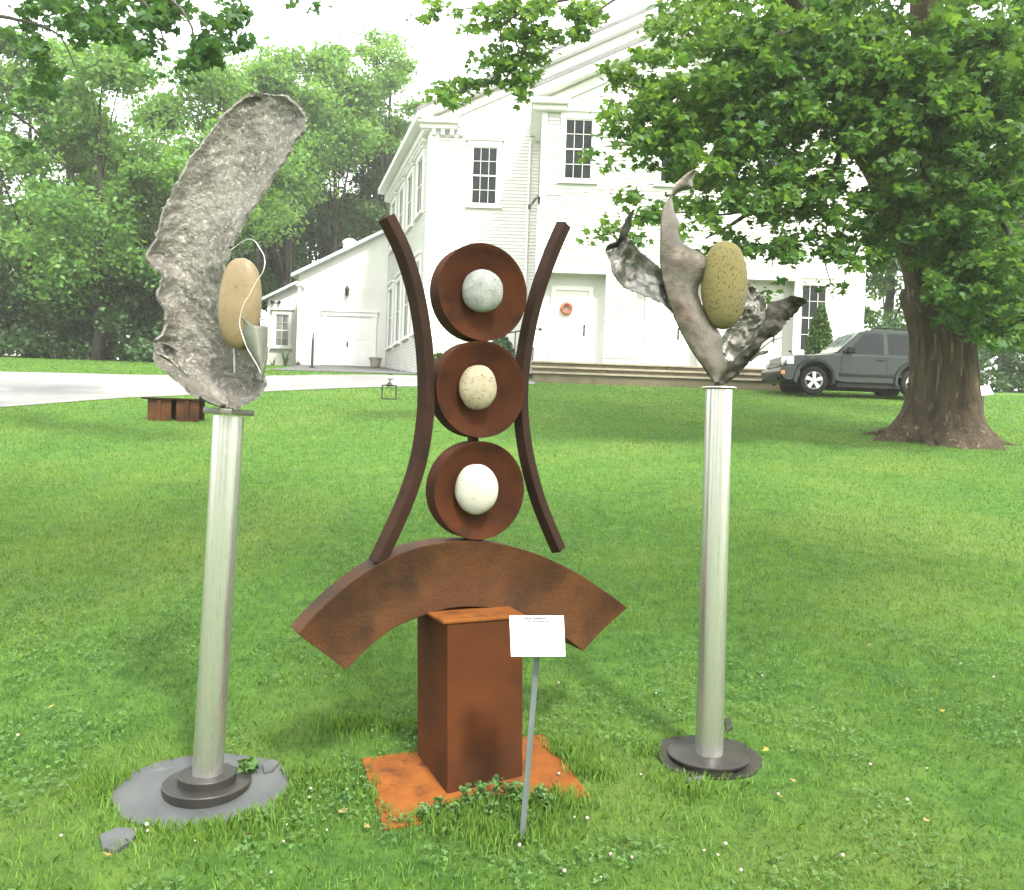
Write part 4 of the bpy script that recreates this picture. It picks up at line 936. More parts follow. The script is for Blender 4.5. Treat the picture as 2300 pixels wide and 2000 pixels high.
for ang, ln, r in ((3.3,1.25,.13),(4.0,.95,.12),(4.9,.9,.13),(5.7,1.0,.12),(.2,.7,.1),(2.6,1.0,.12)):
    c0 = at(2104, 975, YT); P_ = []
    for k in range(8):
        f = k/7; rr = .45+ln*f*.8; x_, y_ = c0.x+cos(ang+.25*f)*rr, c0.y+sin(ang+.25*f)*rr; P_.append(Vector((x_, y_, ground(x_, y_)+.16*(1-f)**2-.05*f+.01)))
    mb = MB(); mb.tube(P_, [r*(1-.75*k/7) for k in range(8)], 9); mb.build('root', M['treebark'], maple, smooth=True)
def limb(pts, name='limb', parent=maple, mat='treebark', n=10, sub=5, wob=.02):
    """pts: (px,py,Y,radius_px)"""
    P = catmull([(*at(a, b_, y), r*y/FPX) for a, b_, y, r in pts], len(pts)*sub); mb = MB()
    q = [Vector(p[:3])+Vector((mnoise.noise(Vector(p[:3])*2), 0, mnoise.noise(Vector(p[:3])*2+Vector((5,5,5)))))*wob for p in P]
    mb.tube(q, [max(.004, p[3]) for p in P], n); return mb.build(name, M[mat], parent, smooth=True)
limb([(2082,700,13.6,42),(2068,620,13.5,36),(2035,510,13.3,36),(1985,400,13.1,36),(1935,300,12.8,33),(1880,180,12.4,28),(1800,20,12,22),(1700,-180,11.6,14)])
limb([(2135,690,13.8,50),(2128,580,13.8,44),(2115,470,13.8,44),(2102,350,13.8,42),(2095,200,13.8,40),(2080,0,13.8,34),(2060,-300,13.6,24),(2080,-560,13.4,10)])
limb([(2150,680,13.7,40),(2180,560,13.4,32),(2215,440,13.0,28),(2280,340,12.5,24),(2400,240,12,18),(2560,100,11.6,10)])
limb([(1925,300,12.8,16),(1890,345,12.2,9),(1868,390,11.8,8.5),(1820,405,11.4,8),(1765,430,11.1,7),(1700,468,10.9,5.5),(1640,505,10.8,4),(1585,535,10.7,2)], 'bough', mat='twig', wob=.03)
for b_ in ([(1870,385,11.8,7),(1790,440,11.2,5),(1720,450,11,5),(1660,462,10.9,4),(1610,440,10.8,2.5)],
           [(1820,402,11.4,6),(1770,480,11.1,4),(1745,545,11,3),(1735,600,11,1.8)],
           [(1830,400,11.5,6),(1860,470,11.3,4),(1850,560,11.2,3),(1870,640,11.2,2)],
           [(1700,468,10.9,6),(1620,480,10.7,4),(1500,480,10.6,3),(1420,500,10.5,2.5),(1320,545,10.4,1.5)],
           [(1800,60,12,14),(1620,130,11.6,10),(1500,230,11.3,7),(1440,310,11.2,4),(1350,330,11.1,2)],
           [(1700,-160,11.6,12),(1500,-80,11.3,9),(1330,-20,11.2,7),(1200,20,11.2,5),(1130,60,11.2,3.5),(1125,130,11.2,2.5),(1090,190,11.2,2),(1010,215,11.2,1.2)],
           [(1330,-20,11.2,6),(1200,-10,11.2,4),(1080,20,11.3,3),(960,22,11.4,1.4)],
           [(1200,20,11.2,4),(1190,90,11.2,2.5),(1150,160,11.2,2),(1180,215,11.2,1.2)],
           [(1500,-80,11.3,8),(1340,30,11.2,4),(1330,70,11.1,2)],
           [(2115,470,13.4,16),(2040,330,11.8,10),(1960,250,11.2,7),(1850,210,11,4)],
           [(2215,440,13,14),(2260,520,12,9),(2255,620,11.8,6),(2220,720,11.7,3)],
           [(2130,600,13.6,12),(2140,640,12.2,8),(2130,690,11.9,4)],
           [(1985,400,13.1,12),(1960,480,12.3,8),(1930,560,12,5),(1900,620,11.9,2.5)]):
    limb([(p_, q_, y_, r_*.55) for p_, q_, y_, r_ in b_], 'branch', mat='twig', n=6, wob=.05)
# leaf clusters: (px, py, half width, half height, near, far, density)
CL = [(1700,60,230,85,10.4,14,1),(1950,80,240,105,10.6,15,1),(2200,100,160,130,10.6,15,1),(1600,165,150,80,10.4,13.5,1),(1800,205,190,90,10.5,14,1),(2050,225,180,105,10.6,14,1),(2250,285,110,130,10.6,14,1),
 (1530,270,110,60,10.4,12.5,.8),(1660,300,150,65,10.4,13,1),(1860,300,130,65,10.5,12.2,.9),(2010,390,90,70,10.8,12.4,.75),(2215,420,120,110,10.8,14,1),(1450,240,80,50,10.4,11.8,.7),(1410,305,70,35,10.5,11.6,.65),
 (1700,375,110,45,10.5,12,.75),(1830,470,70,45,10.8,11.8,.5),(1950,540,70,70,11,12.6,.8),(2150,590,70,60,11.2,12.6,.85),(2255,600,90,95,11,14,1),(2215,700,95,58,11.2,13.5,1),(2125,670,45,40,11.4,12.4,.8),
 (1820,570,60,40,10.6,11.6,.55),(1745,590,60,32,10.6,11.4,.5),(1640,545,90,30,10.4,11.2,.55),(1560,500,70,35,10.3,11.2,.55),(1490,455,80,40,10.3,11.2,.5),(1400,505,65,38,10.2,11,.5),(1335,545,40,22,10.2,10.8,.45),
 (1560,385,90,40,10.4,11.6,.6),(1620,430,80,35,10.4,11.4,.6),(1760,500,70,35,10.6,11.6,.5),(1880,600,50,36,10.9,11.8,.6),(1850,650,45,18,10.9,11.6,.4),(1750,650,30,30,10.8,11.4,.35),(2050,480,60,50,11,12.3,.6),(2060,600,40,60,11.4,12.4,.45),
 (2280,760,60,30,11.4,14,.9),(2240,640,95,110,10.9,13.2,1.5),(2165,600,75,70,10.9,12.3,1.3),(2265,735,60,45,11,13,1.3),(2120,530,90,70,10.9,12.4,1.2),(2200,500,110,80,10.8,13,1.2),(2000,470,80,60,10.8,12.4,1),
 (1600,330,150,60,10.2,12.4,1.2),(1720,420,110,45,10.3,11.8,1.0),(1660,480,90,35,10.3,11.3,.8),(1560,430,90,45,10.3,11.4,.8),(1480,330,90,45,10.4,11.6,.8),(1800,420,90,50,10.5,11.8,1),(1900,460,80,60,10.8,12.2,1),(1820,540,70,45,10.6,11.8,.7),(1900,560,60,50,10.8,12,.8),(1700,560,70,35,10.5,11.3,.6),
 (1430,200,70,50,10.5,11.6,.9),(1480,160,70,60,10.4,11.8,1),(1460,290,80,50,10.4,11.6,.9),(1400,260,60,40,10.4,11.4,.7),(1380,430,60,40,10.3,11,.5),(1440,480,70,40,10.3,11,.6),(1360,350,50,30,10.4,11.2,.5),(1650,240,200,90,10.3,13,1),(1850,150,220,110,10.4,13.5,1),(2080,130,200,120,10.5,13.5,1),(2240,200,110,150,10.6,13,1),(2000,300,160,90,10.6,12.6,1),(2180,330,130,100,10.6,12.6,1),(1380,170,60,40,10.8,11.6,.5),(1445,110,50,50,10.7,11.6,.7)]
HANG = [(1040,205,80,22,11,11.5,.6),(985,215,40,14,11,11.5,.5),(1160,150,60,40,11,11.5,.45),(1090,95,50,40,11,11.5,.35),(1130,185,55,38,11,11.5,.5),(1030,222,55,18,11,11.5,.45),(1190,60,110,38,11,11.6,.55),(1080,45,70,28,11,11.6,.5),(1130,120,40,40,11,11.5,.45),(1185,212,26,26,11,11.4,.45),(1325,62,30,45,11,11.5,.65),(1250,16,140,26,11,11.6,.8),(955,18,36,24,11.2,11.7,.5),(1010,22,30,20,11.2,11.6,.35),(1230,120,35,30,11,11.5,.3),(1075,140,25,25,11,11.5,.3)]
def cluster_pts(lst, per=1/210, layers=5.5):
    P, T = [], []
    for (px, py, rx, ry, y0, y1, dn) in lst:
        lay = layers*(.55+.45*(y1-y0)/2.5)
        n = int(pi*rx*ry*per*lay*dn*(.72 if 1280 < px < 1620 else 1)); k = max(2, int(n/45))
        # sub-sprays inside the cluster give light and dark clumps
        th = RNG.random(k)*2*pi; rr = np.sqrt(RNG.random(k))
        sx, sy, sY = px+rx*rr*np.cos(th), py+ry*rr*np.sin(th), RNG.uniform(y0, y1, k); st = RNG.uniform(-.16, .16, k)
        i = RNG.integers(0, k, n)
        for j in range(n):
            c_ = i[j]; dx, dz = RNG.normal(0, 17), RNG.normal(0, 10)
            if abs(sx[c_]+dx-px) > rx*1.25 or abs(sy[c_]+dz-py) > ry*1.3: dx *= .4; dz *= .4
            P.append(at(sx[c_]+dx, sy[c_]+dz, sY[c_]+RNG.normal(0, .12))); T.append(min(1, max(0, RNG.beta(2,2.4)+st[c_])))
    return np.array([tuple(p) for p in P]), np.array(T)
P1, T1 = cluster_pts(CL, layers=9); T1 = np.clip(T1+np.where(P1[:,0]/P1[:,1] < .24, .18, 0), 0, 1); P2, T2 = cluster_pts(HANG, layers=15); T2 = np.clip(T2+.2, 0, 1)  # left and hanging leaves tinted lighter, sunlight painted into the tint
# crown above and right of the frame
P3 = []
for k in range(70):
    a = RNG.random()*2*pi; rr = 6.6*sqrt(RNG.random()); c_ = (mbase.x+.6+rr*cos(a)*.95, mbase.y+rr*sin(a)*.62, RNG.uniform(9.4, 17.5-.4*rr)); P3.append(clump_pts(c_, (1.1,1.1,.7), 150))
P3 = np.concatenate(P3)
# keep the high crown out of the picture where the photograph shows sky or the church
d3 = P3-np.array(CAMP); pxx = 1150+FPX*(d3@np.array(XC))/(d3@np.array(F_)); pyy = 1000-FPX*(d3@np.array(YC))/(d3@np.array(F_))
P3 = P3[~((pxx < 1450) & (pyy > -20))]
# the leaves one can pick out singly hang free against the church and the sky
free = RNG.permutation(len(P2)); nfree = 270
me_l = []
for v in range(5):
    sh = MAPLE; b_ = .25+.1*v; x, y = sh[:,0], sh[:,1]; z = -b_*np.abs(x)**1.4-b_*.6*y*y
    me = bpy.data.meshes.new('leaf'); me.from_pydata([tuple(q) for q in np.stack([x, y-.4, z], 1)], [], [tuple(range(len(sh)))])
    a_ = me.attributes.new('tint', 'FLOAT', 'POINT'); a_.data.foreach_set('value', [.35+.12*v]*len(sh)); me.materials.append(M['maple']); me_l.append(me)
sxv, dyv, nzv = leaf_frames(nfree, .75)
for k in range(nfree):
    mt_ = Matrix((sxv[k], dyv[k], nzv[k])).transposed(); piece('leaf', me_l[k % 5], maple, P2[free[k]], (random.uniform(.085,.14),)*3, mt_.to_euler())
P2r, T2r = P2[free[nfree:]], T2[free[nfree:]]
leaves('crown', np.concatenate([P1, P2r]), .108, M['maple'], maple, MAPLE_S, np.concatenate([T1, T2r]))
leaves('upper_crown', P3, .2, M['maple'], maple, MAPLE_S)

# ------------------------------------------------------------------ maple left of the picture, its boughs hang into view
lb = Vector((-8.2, 10.2, ground(0, 10.2)))
lm = thing('overhanging_maple', lb, 'maple whose dark leafy boughs hang across the sky over the bark leaf sculpture', 'tree')
mb = MB(); mb.tube([lb+Vector((0,0,-.2)), lb+Vector((.05,0,.6)), lb+Vector((.1,0,3)), lb+Vector((0,.1,6)), lb+Vector((.2,0,9)), lb+Vector((.1,.1,13))], [.62,.42,.36,.3,.2,.08], 14); mb.build('trunk', M['treebark'], lm, smooth=True)
for b_ in ([(-330,250,10,26),(-150,60,9.6,20),(60,-90,9,14),(260,-60,8.6,10),(420,40,8.4,6),(440,150,8.4,3)],
           [(60,-90,9,10),(300,-120,8.8,8),(560,-60,8.6,5),(690,-10,8.6,2.5),(730,40,8.6,1.5)],
           [(-300,420,10,20),(-120,330,9.8,14),(0,250,9.6,8),(75,290,9.5,5),(110,345,9.4,4),(160,385,9.4,2)],
           [(-150,60,9.6,14),(0,40,9.3,9),(120,70,9.1,5),(170,150,9,2.5)],
           [(260,-60,8.6,7),(360,60,8.4,4),(370,120,8.4,2.5),(350,160,8.4,1.5)]):
    limb([(p_, q_, y_, r_*.5) for p_, q_, y_, r_ in b_], 'branch', lm, 'twig', 7, wob=.05)
LC = [(260,60,60,50,8.2,9,.8),(500,85,60,45,8.2,8.8,.8),(350,110,60,45,8.2,8.8,.8),(420,130,70,45,8.2,8.8,.8),(300,20,170,40,8.3,9,1),(470,20,90,35,8.3,9,1),(180,70,70,40,8.6,9.4,.7),(80,190,70,60,9,9.8,.6),(400,190,40,30,8.3,8.7,.5),(330,20,140,50,8.1,9.2,.8),(300,95,90,50,8.1,9,.65),(420,60,110,60,8.1,9,.9),(440,150,50,55,8.2,8.8,.6),(360,150,30,28,8.2,8.6,.5),(500,30,40,40,8.2,8.7,.5),(640,8,40,12,8.5,8.8,.4),(715,22,28,26,8.5,8.8,.4),
      (60,30,110,50,9,10,.9),(30,110,60,60,9,10,.6),(110,130,60,50,9,9.8,.5),(50,320,60,60,9.2,10,.35),(20,220,50,50,9.2,10,.4),(130,40,80,40,8.8,9.8,.8)]
PL_, TL_ = cluster_pts(LC, per=1/420, layers=10)
fr_i = RNG.permutation(len(PL_)); nf = min(260, len(PL_)//2)
me_o = []
for me in me_l:
    m2 = me.copy(); m2.materials.clear(); m2.materials.append(M['maple2']); me_o.append(m2)
sxv, dyv, nzv = leaf_frames(nf, .8)
for k in range(nf):
    mt_ = Matrix((sxv[k], dyv[k], nzv[k])).transposed(); piece('leaf', me_o[k % 5], lm, PL_[fr_i[k]], (random.uniform(.065,.105),)*3, mt_.to_euler())
leaves('crown', PL_[fr_i[nf:]], .092, M['maple2'], lm, MAPLE, TL_[fr_i[nf:]])
P3 = []
for k in range(40):
    a = RNG.random()*2*pi; rr = 4.2*sqrt(RNG.random()); P3.append(clump_pts((lb.x-1+rr*cos(a), lb.y+rr*sin(a)*.8, RNG.uniform(6.5, 14-.5*rr)), (1,1,.7), 110))
P3 = np.concatenate(P3); d3 = P3-np.array(CAMP); pxx = 1150+FPX*(d3@np.array(XC))/(d3@np.array(F_)); pyy = 1000-FPX*(d3@np.array(YC))/(d3@np.array(F_))
P3 = P3[~((pxx > -40) & (pyy > -30) & (pxx < 2400))]
leaves('upper_crown', P3, .2, M['maple2'], lm, MAPLE_S)

# ------------------------------------------------------------------ woods
def woods_tree(name, label, px, Y, top, bot, hwx, N, mat, size=.30, group='trees of the wood behind the drive', trunk=.22, lean=0, clumps=26, airy=.5, trunk_top=.9):
    b0 = at(px, 800, Y); base = Vector((b0.x, Y, ground(b0.x, Y))); zt_ = at(px, top, Y).z; zb2 = at(px, bot, Y).z
    t = thing(name, base, label, 'tree', group); H = zt_-base.z; W_ = hwx*Y/FPX
    mb = MB(); tp = []
    for k in range(9): f = k/8; tp.append(base+Vector((lean*f*H+.25*mnoise.noise(Vector((px, f*3, 0))), .25*mnoise.noise(Vector((px, f*3, 7))), -.2+f*H*trunk_top)))
    mb.tube(tp, [trunk*(1.25-1.1*k/8) for k in range(9)], 9); mb.build('trunk', M['greybark'], t, smooth=True)
    cs = []
    for k in range(clumps):
        f = RNG.random()**.85; z = zb2+(zt_-zb2)*f; prof_ = (sin(pi*(.12+.84*f))**.7)*W_; a = RNG.random()*2*pi; r = prof_*sqrt(RNG.uniform(.08,1))
        cs.append((base.x+lean*f*H+r*cos(a), Y+r*sin(a)*.8, z-.3))
    P, T = [], []
    N = int(N*2.3); size *= .76; per = N//clumps
    for k, c_ in enumerate(cs):
        s_ = W_*RNG.uniform(.2,.56); P.append(clump_pts(c_, (s_*RNG.uniform(.8,1.3), s_, s_*RNG.uniform(.4,.8)), per, .05)+RNG.normal(0, s_*.16, (per,3))); T.append(np.clip(RNG.beta(2,2,per)*.7+RNG.uniform(0,.3), 0, 1))
        if k % 3 == 0:
            c_ = Vector(c_); f = max(.2, min(.8, (c_.z-base.z)/H*.85-RNG.uniform(.02,.2))); i = int(f*8); mb = MB(); a = tp[i]; m_ = a.lerp(c_, .5)+Vector((0,0,.3)); mb.tube([a, m_, c_], [trunk*.3,trunk*.16,.02], 5); mb.build('limb', M['greybark'], t, smooth=True)
    leaves('crown', np.concatenate(P), size, mat, t, OVAL, np.concatenate(T), tilt=.9)
    return t
A, Bm = M['wood_a'], M['wood_b']
WT = [('woods_tree','tall light green tree at the end of the wood, beside the far white house',60,33,70,700,190,9000,A,.27,26,.17),
 ('woods_tree','broad light green tree standing just inside the drive edge',215,31,80,640,170,9500,A,.26,28,.16),
 ('woods_tree','thick-trunked tree in front of the dense hedge thicket',385,31,330,640,130,6500,A,.25,20,.34),
 ('woods_tree','mid green tree behind the top of the bark leaf',480,38,110,560,150,8000,A,.28,26,.24),
 ('woods_tree','pale green tall tree rising above the dark round tree',640,44,75,430,150,8500,A,.30,26,.24),
 ('woods_tree','pale green tree between the tall tree and the airy tree',740,47,110,420,110,5500,A,.30,20,.22),
 ('airy_tree','thin airy tree with bare stems showing beside the church roof',855,48,50,330,95,4200,A,.28,24,.18),
 ('woods_tree','dense dark round tree beside the church side wall',800,51,255,640,140,12000,Bm,.30,34,.3),
 ('woods_tree','dark dense tree behind the annex roof',650,50,320,690,140,11000,Bm,.30,32,.3),
 ('woods_tree','dark tree behind the thick-trunked tree',470,46,380,720,140,9000,Bm,.30,28,.3),
 ('woods_tree','dark tree deep in the wood behind the light green trees',240,45,300,720,190,9000,Bm,.32,28,.3),
 ('woods_tree','dark tree overhanging the far white house',-60,36,120,700,150,7000,Bm,.3,24,.3),
 ('woods_tree','low dark tree filling the wood edge behind the curtained annex window',560,47,430,770,120,9000,Bm,.3,26,.2),
 ('woods_tree','low dark tree filling the wood edge above the annex roof',690,49,380,740,130,10000,Bm,.3,28,.2),
 ('woods_tree','low dark tree filling the wood edge beside the church eaves',830,50,330,720,100,8000,Bm,.3,24,.2),
 ('woods_tree','slim light green tree between the two broad light trees',140,36,200,680,110,5500,A,.27,18,.2),
 ('woods_tree','light green tree standing between the thick-trunked tree and the bark leaf',330,37,210,640,120,6500,A,.27,20,.22),
 ('woods_tree','mid green tree behind the bark leaf tip',570,42,130,520,110,6000,A,.29,20,.22),
 ('woods_tree','green tree behind the church right corner',1990,42,330,740,120,6500,A,.3,24,.28),
 ('woods_tree','dark tree beyond the parked car',2090,40,250,800,150,8000,Bm,.3,26,.3),
 ('woods_tree','dark green tree beyond the maple right side',2260,38,200,800,170,9000,Bm,.3,28,.3),
 ('woods_tree','green tree at the far right end of the lawn',2430,36,150,780,170,6000,A,.3,22,.3)]
for nm, lab, px, Y, top, bot, hwx, N, mt_, sz, cl_, tr in WT: woods_tree(nm, lab, px, Y, top, bot, hwx, N, mt_, sz, trunk=tr, clumps=cl_)
def thicket(name, label, x0, x1, yb, yt, Y0, Y1, N, mat, size=.2):
    P = []
    k = int((x1-x0)/22)
    for i in range(k):
        for j in range(5):
            px = RNG.uniform(x0, x1); Y = RNG.uniform(Y0, Y1); f = RNG.random(); c_ = at(px, 800, Y); h = (yb-(yt+RNG.uniform(-25,35)))*Y/FPX; g_ = ground(c_.x, Y)
            P.append(clump_pts((c_.x, Y, g_+h*f+.15), (.75,.6,.55), N//(k*5), .2))
    return np.concatenate(P)
P = np.concatenate([thicket('', '', -250, 600, 808, 610, 30.5, 35, 46000, None), thicket('', '', 300, 640, 800, 540, 32.5, 38, 18000, None), thicket('', '', -250, 600, 808, 520, 36, 44, 30000, None)])
P = P[P[:,2] > np.array([ground(p[0], p[1]) for p in P])-.05]
d3 = P-np.array(CAMP); pxx = 1150+FPX*(d3@np.array(XC))/(d3@np.array(F_)); P = P[pxx < 572]
tag(leaves('thicket', P, .2, M['under'], None, OVAL, tilt=1.1), 'dense dark green hedge thicket along the far edge of the drive', 'thicket')
P = thicket('', '', 1950, 2700, 815, 690, 31, 36, 16000, None)
P = P[(P[:,2] > np.array([ground(p[0], p[1]) for p in P])-.05) & (P[:,0] > WR+.8)]
tag(leaves('thicket', P, .2, M['under'], None, OVAL, tilt=1.1), 'dark brushwood hedge along the lawn beyond the maple', 'thicket')
# distant house glimpsed between the trees
hq = at(5, 640, 47); hz = ground(0, 47)
hs = thing('far_house', (hq.x-2, 47, hz), 'white gabled house glimpsed between the trees of the wood', 'house')
hx0, hx1 = hq.x-6, hq.x+1.4; he = at(5, 610, 47).z; hp = at(5, 545, 47).z
mb = MB(); mb.prism([(hx0,47,hz-.2),(hx1,47,hz-.2),(hx1,47,he),((hx0+hx1)/2,47,hp+1.2),(hx0,47,he)], (0,8,0)); mb.build('wall', M['white'], hs)
mb = MB(); xm = (hx0+hx1)/2; zp_ = hp+1.2
for s, xe in ((-1,hx0),(1,hx1)): mb.hexa([(xe+s*.4,46.6,he-.2+.05),(xm,46.6,zp_+.05),(xm,55.4,zp_+.05),(xe+s*.4,55.4,he-.2+.05),(xe+s*.4,46.6,he+.0),(xm,46.6,zp_+.25),(xm,55.4,zp_+.25),(xe+s*.4,55.4,he+.0)])
mb.build('roof', M['shingle'], hs)
HF = Frame((0,47,0), (1,0,0))
for xx in (hx1-1.6, hx1-4.2): window(HF, xx-.4, xx+.4, hz+1.2, hz+2.6, hs, cols=2, rows=2)

# ------------------------------------------------------------------ shrubs and plants
def shrub(name, label, px, pyb, pyt, hwpx, Y, n, mat, conic=True, size=.06):
    b0 = at(px, pyb, Y); z0 = ground(b0.x, Y); z1 = at(px, pyt, Y).z; W_ = hwpx*Y/FPX
    t = thing(name, (b0.x, Y, z0), label, 'shrub'); H = z1-z0; P = []
    for k in range(n):
        f = RNG.random()**.8; r = W_*((1-f)**.55 if conic else sin(pi*(.2+.78*f))**.6)*(.6+.4*RNG.random())*(1+.12*sin(7*f+k)); a = RNG.random()*2*pi; P.append((b0.x+r*cos(a), Y+r*sin(a), z0+f*H*(1+.03*RNG.normal())))
    mb = MB(); mb.tube([(b0.x,Y,z0-.1),(b0.x,Y,z0+H*.7)], [.05,.02], 7); mb.build('stem', M['twig'], t)
    leaves('foliage', np.array(P), size, mat, t, OVAL, tilt=1.0); return t
shrub('arborvitae', 'bright green conical evergreen shrub between the church window and the parked car', 1838, 850, 692, 44, 25.6, 6500, M['shrub'], True, .10)
shrub('foundation_shrub', 'rounded green shrub at the church wall left of the doors', 1125, 812, 755, 34, 27.2, 2600, M['under'], False, .09)
shrub('foundation_shrub', 'low green shrub against the church foundation beside the rusted curved bar', 985, 850, 795, 26, 27.4, 2200, M['shrub'], False, .09)
# day lilies under the annex window
for k, (px, nl) in enumerate(((612,16),(640,30),(668,18))):
    Y = 35.5; b0 = at(px, 835, Y); z0 = ground(b0.x, Y)
    t = thing('lily_clump', (b0.x,Y,z0), ('low clump of strap leaves below the curtained annex window' if k != 1 else 'tall spiky lily clump below the curtained annex window'), 'plant', 'lily clumps below the annex window' if k != 1 else None)
    for j in range(nl):
        a = random.uniform(0, 2*pi); h = random.uniform(.35,.75)*(1.35 if k == 1 else .8); o = random.uniform(.2,.5); d = Vector((cos(a), sin(a)*.7, 0)); s = Vector((-sin(a), cos(a), 0))*.022; b_ = Vector((b0.x,Y,z0))+d*.06
        V = []
        for q in range(5): f = q/4; p = b_+d*o*f*f+Vector((0,0,h*(f-.3*f*f*f))); V += [p-s*(1-f*.95), p+s*(1-f*.95)]
        mb = MB(); mb.add(V, [(2*q, 2*q+1, 2*q+3, 2*q+2) for q in range(4)]); mb.build('blade', M['shrub'], t)

# ------------------------------------------------------------------ unseen tree added over the viewpoint to shade the middle of the lawn
vb = Vector((7.5, -4.5, ground(0, -4.5))); vt = thing('added_shade_tree', vb, 'added unseen tree beside the viewpoint whose crown shades the lawn', 'tree')
mb = MB(); mb.tube([vb-Vector((0,0,.2)), vb+Vector((0,0,2)), vb+Vector((-.6,.8,5)), vb+Vector((-2.2,2.6,8.2)), vb+Vector((-4,4.6,9.6))], [.4,.3,.24,.16,.05], 10); mb.build('trunk', M['treebark'], vt, smooth=True)
P = np.concatenate([clump_pts((RNG.uniform(-1.5,6.5), RNG.uniform(-1.2,2.2), RNG.uniform(8.2,10.4)), (.9,.8,.5), 110, .1) for k in range(44)])
leaves('crown', P, .19, M['maple'], vt, MAPLE_S)
# ------------------------------------------------------------------ trees standing behind the viewpoint (seen only as reflections)
for nm, lab, X, Yb, hh, ww in (('roadside_tree','tall roadside tree behind the viewpoint, opposite the church doors',5,-22,14,4.5),('roadside_tree','broad roadside tree behind the viewpoint, opposite the annex',-8,-20,13,5),('roadside_tree','roadside tree behind the viewpoint, opposite the maple',16,-26,15,5),('roadside_tree','roadside tree behind the viewpoint, opposite the drive',-20,-16,13,5)):
    base = Vector((X, Yb, ground(X, Yb))); t = thing(nm, base, lab, 'tree', 'roadside trees behind the viewpoint')
    mb = MB(); mb.tube([base-Vector((0,0,.2)), base+Vector((.1,0,hh*.4)), base+Vector((0,.1,hh*.8))], [.3,.22,.08], 9); mb.build('trunk', M['greybark'], t, smooth=True)
    P = np.concatenate([clump_pts((X+RNG.normal(0,ww*.45), Yb+RNG.normal(0,ww*.4), base.z+hh*RNG.uniform(.18,.95)), (1.6,1.5,1.1), 260, .2) for k in range(26)])
    leaves('crown', P, .42, M['wood_b'], t, OVAL, tilt=.9)
# ------------------------------------------------------------------ grass and small ground plants
ex_c = [(pb.x, pb.y-.02, 196*mpp, .80), (pb2.x, pb2.y, 112*mq, .8)]
grass_noise = lambda x, y, s: np.array([mnoise.noise(Vector((a*s, b_*s, .3))) for a, b_ in zip(x, y)])
def blocked(x, y):
    m_ = np.zeros(len(x), bool)
    for cx_, cy_, r, sy in ex_c: m_ |= ((x-cx_)**2+((y-cy_)/sy)**2 < r*r*(.80+.28*np.clip(grass_noise(x, y, 9.0)+.4, 0, 1)))
    th = radians(19); dx, dy = x+.10, y-2.97; a = dx*cos(th)+dy*sin(th); b_ = -dx*sin(th)+dy*cos(th); wv = .04*grass_noise(x, y, 14.0); m_ |= (np.abs(a) < .325+wv) & (b_ < .19+wv) & (b_ > -.165+wv)
    m_ |= ((x-mbase.x)**2+(y-mbase.y)**2 < .75**2)
    for pts in ([(222,1885),(262,1868),(310,1872),(300,1895),(262,1920),(230,1915)], [(588,1722),(612,1712),(628,1722),(610,1742),(592,1745)]):
        q = [gnd(*p) for p in pts]; cx_ = sum(p.x for p in q)/len(q); cy_ = sum(p.y for p in q)/len(q); m_ |= ((x-cx_)**2+(y-cy_)**2*.6 < .035**2)
    # driveway
    nx = [p.x for p in DN]; ny = [p.y for p in DN]; fx = [p.x for p in DF]; fy = [p.y for p in DF]
    m_ |= (x < .6) & (y > np.interp(x, nx, ny)) & (y < np.interp(x, fx, fy))
    m_ |= (x > sx0-.05) & (x < sx1+.1) & (y > 24.2)
    m_ |= (x > WL-.2) & (y > 26.2)
    m_ |= (y > 25.4) & (x > -8.2) & (x < -2)
    return m_
def sample(y0, y1, dens, power, ref, nmax):
    # density falls off with distance; inverse-cdf over y for a wedge of width ~1.45*y
    ys = np.linspace(y0, y1, 400); d = dens*np.minimum(1, (ref/ys)**power)*(1.42*ys+.6); c_ = np.cumsum(d)*(ys[1]-ys[0]); n = min(nmax, int(c_[-1]))
    y = np.interp(RNG.random(n)*c_[-1], c_, ys); x = (RNG.random(n)-.5)*(1.42*y+.6); return x, y
def blades(name, x, y, h, wd, seg, mat, tint, lean=.5):
    n = len(x); z = np.array([ground(a, b_) for a, b_ in zip(x, y)]) if n < 1 else np.where(y < 26, .125*y, np.where(y < 40, 3.25+.08*(y-26), 4.37+.03*(y-40)))
    a = RNG.random(n)*2*pi; l = RNG.uniform(.1, 1, n)*lean*h; dx, dy = np.cos(a)*l, np.sin(a)*l; b_ = RNG.random(n)*2*pi; sx_, sy_ = np.cos(b_)*wd/2, np.sin(b_)*wd/2
    base = np.stack([x, y, z-.004], 1); S = np.stack([sx_, sy_, np.zeros(n)], 1)
    tip = base+np.stack([dx, dy, h], 1); mid = base+np.stack([dx*.3, dy*.3, h*.6], 1)
    if seg == 2:
        V = np.stack([base-S, base+S, mid+S*.8, tip, mid-S*.8], 1).reshape(-1,3); k = 5
    else:
        V = np.stack([base-S, base+S, tip], 1).reshape(-1,3); k = 3
    return np_mesh(name, V, np.arange(n*k), np.full(n, k), mat, None, np.repeat(tint, k), 'stuff')
def patchy(x, y):
    return grass_noise(x, y, .55)*.45+grass_noise(x, y, 1.6)*.4+grass_noise(x, y, 5.3)*.35
x, y = sample(1.7, 8.0, 5600, 1.5, 3.0, 230000); k = ~blocked(x, y) & (RNG.random(len(x)) < np.clip((8-y)/2.6, 0, 1)); x, y = x[k], y[k]; pn = patchy(x, y)
h = RNG.uniform(.012, .032, len(x))*(1+.7*pn); t = np.clip(RNG.beta(2,2.3,len(x))+.55*pn, 0, 1)
tag(blades('near_grass', x, y, h, RNG.uniform(.0022,.0042,len(x))*(.5+y/4.5), 2, M['grassblade'], t, .9), 'short green lawn grass round the sculptures', 'grass')
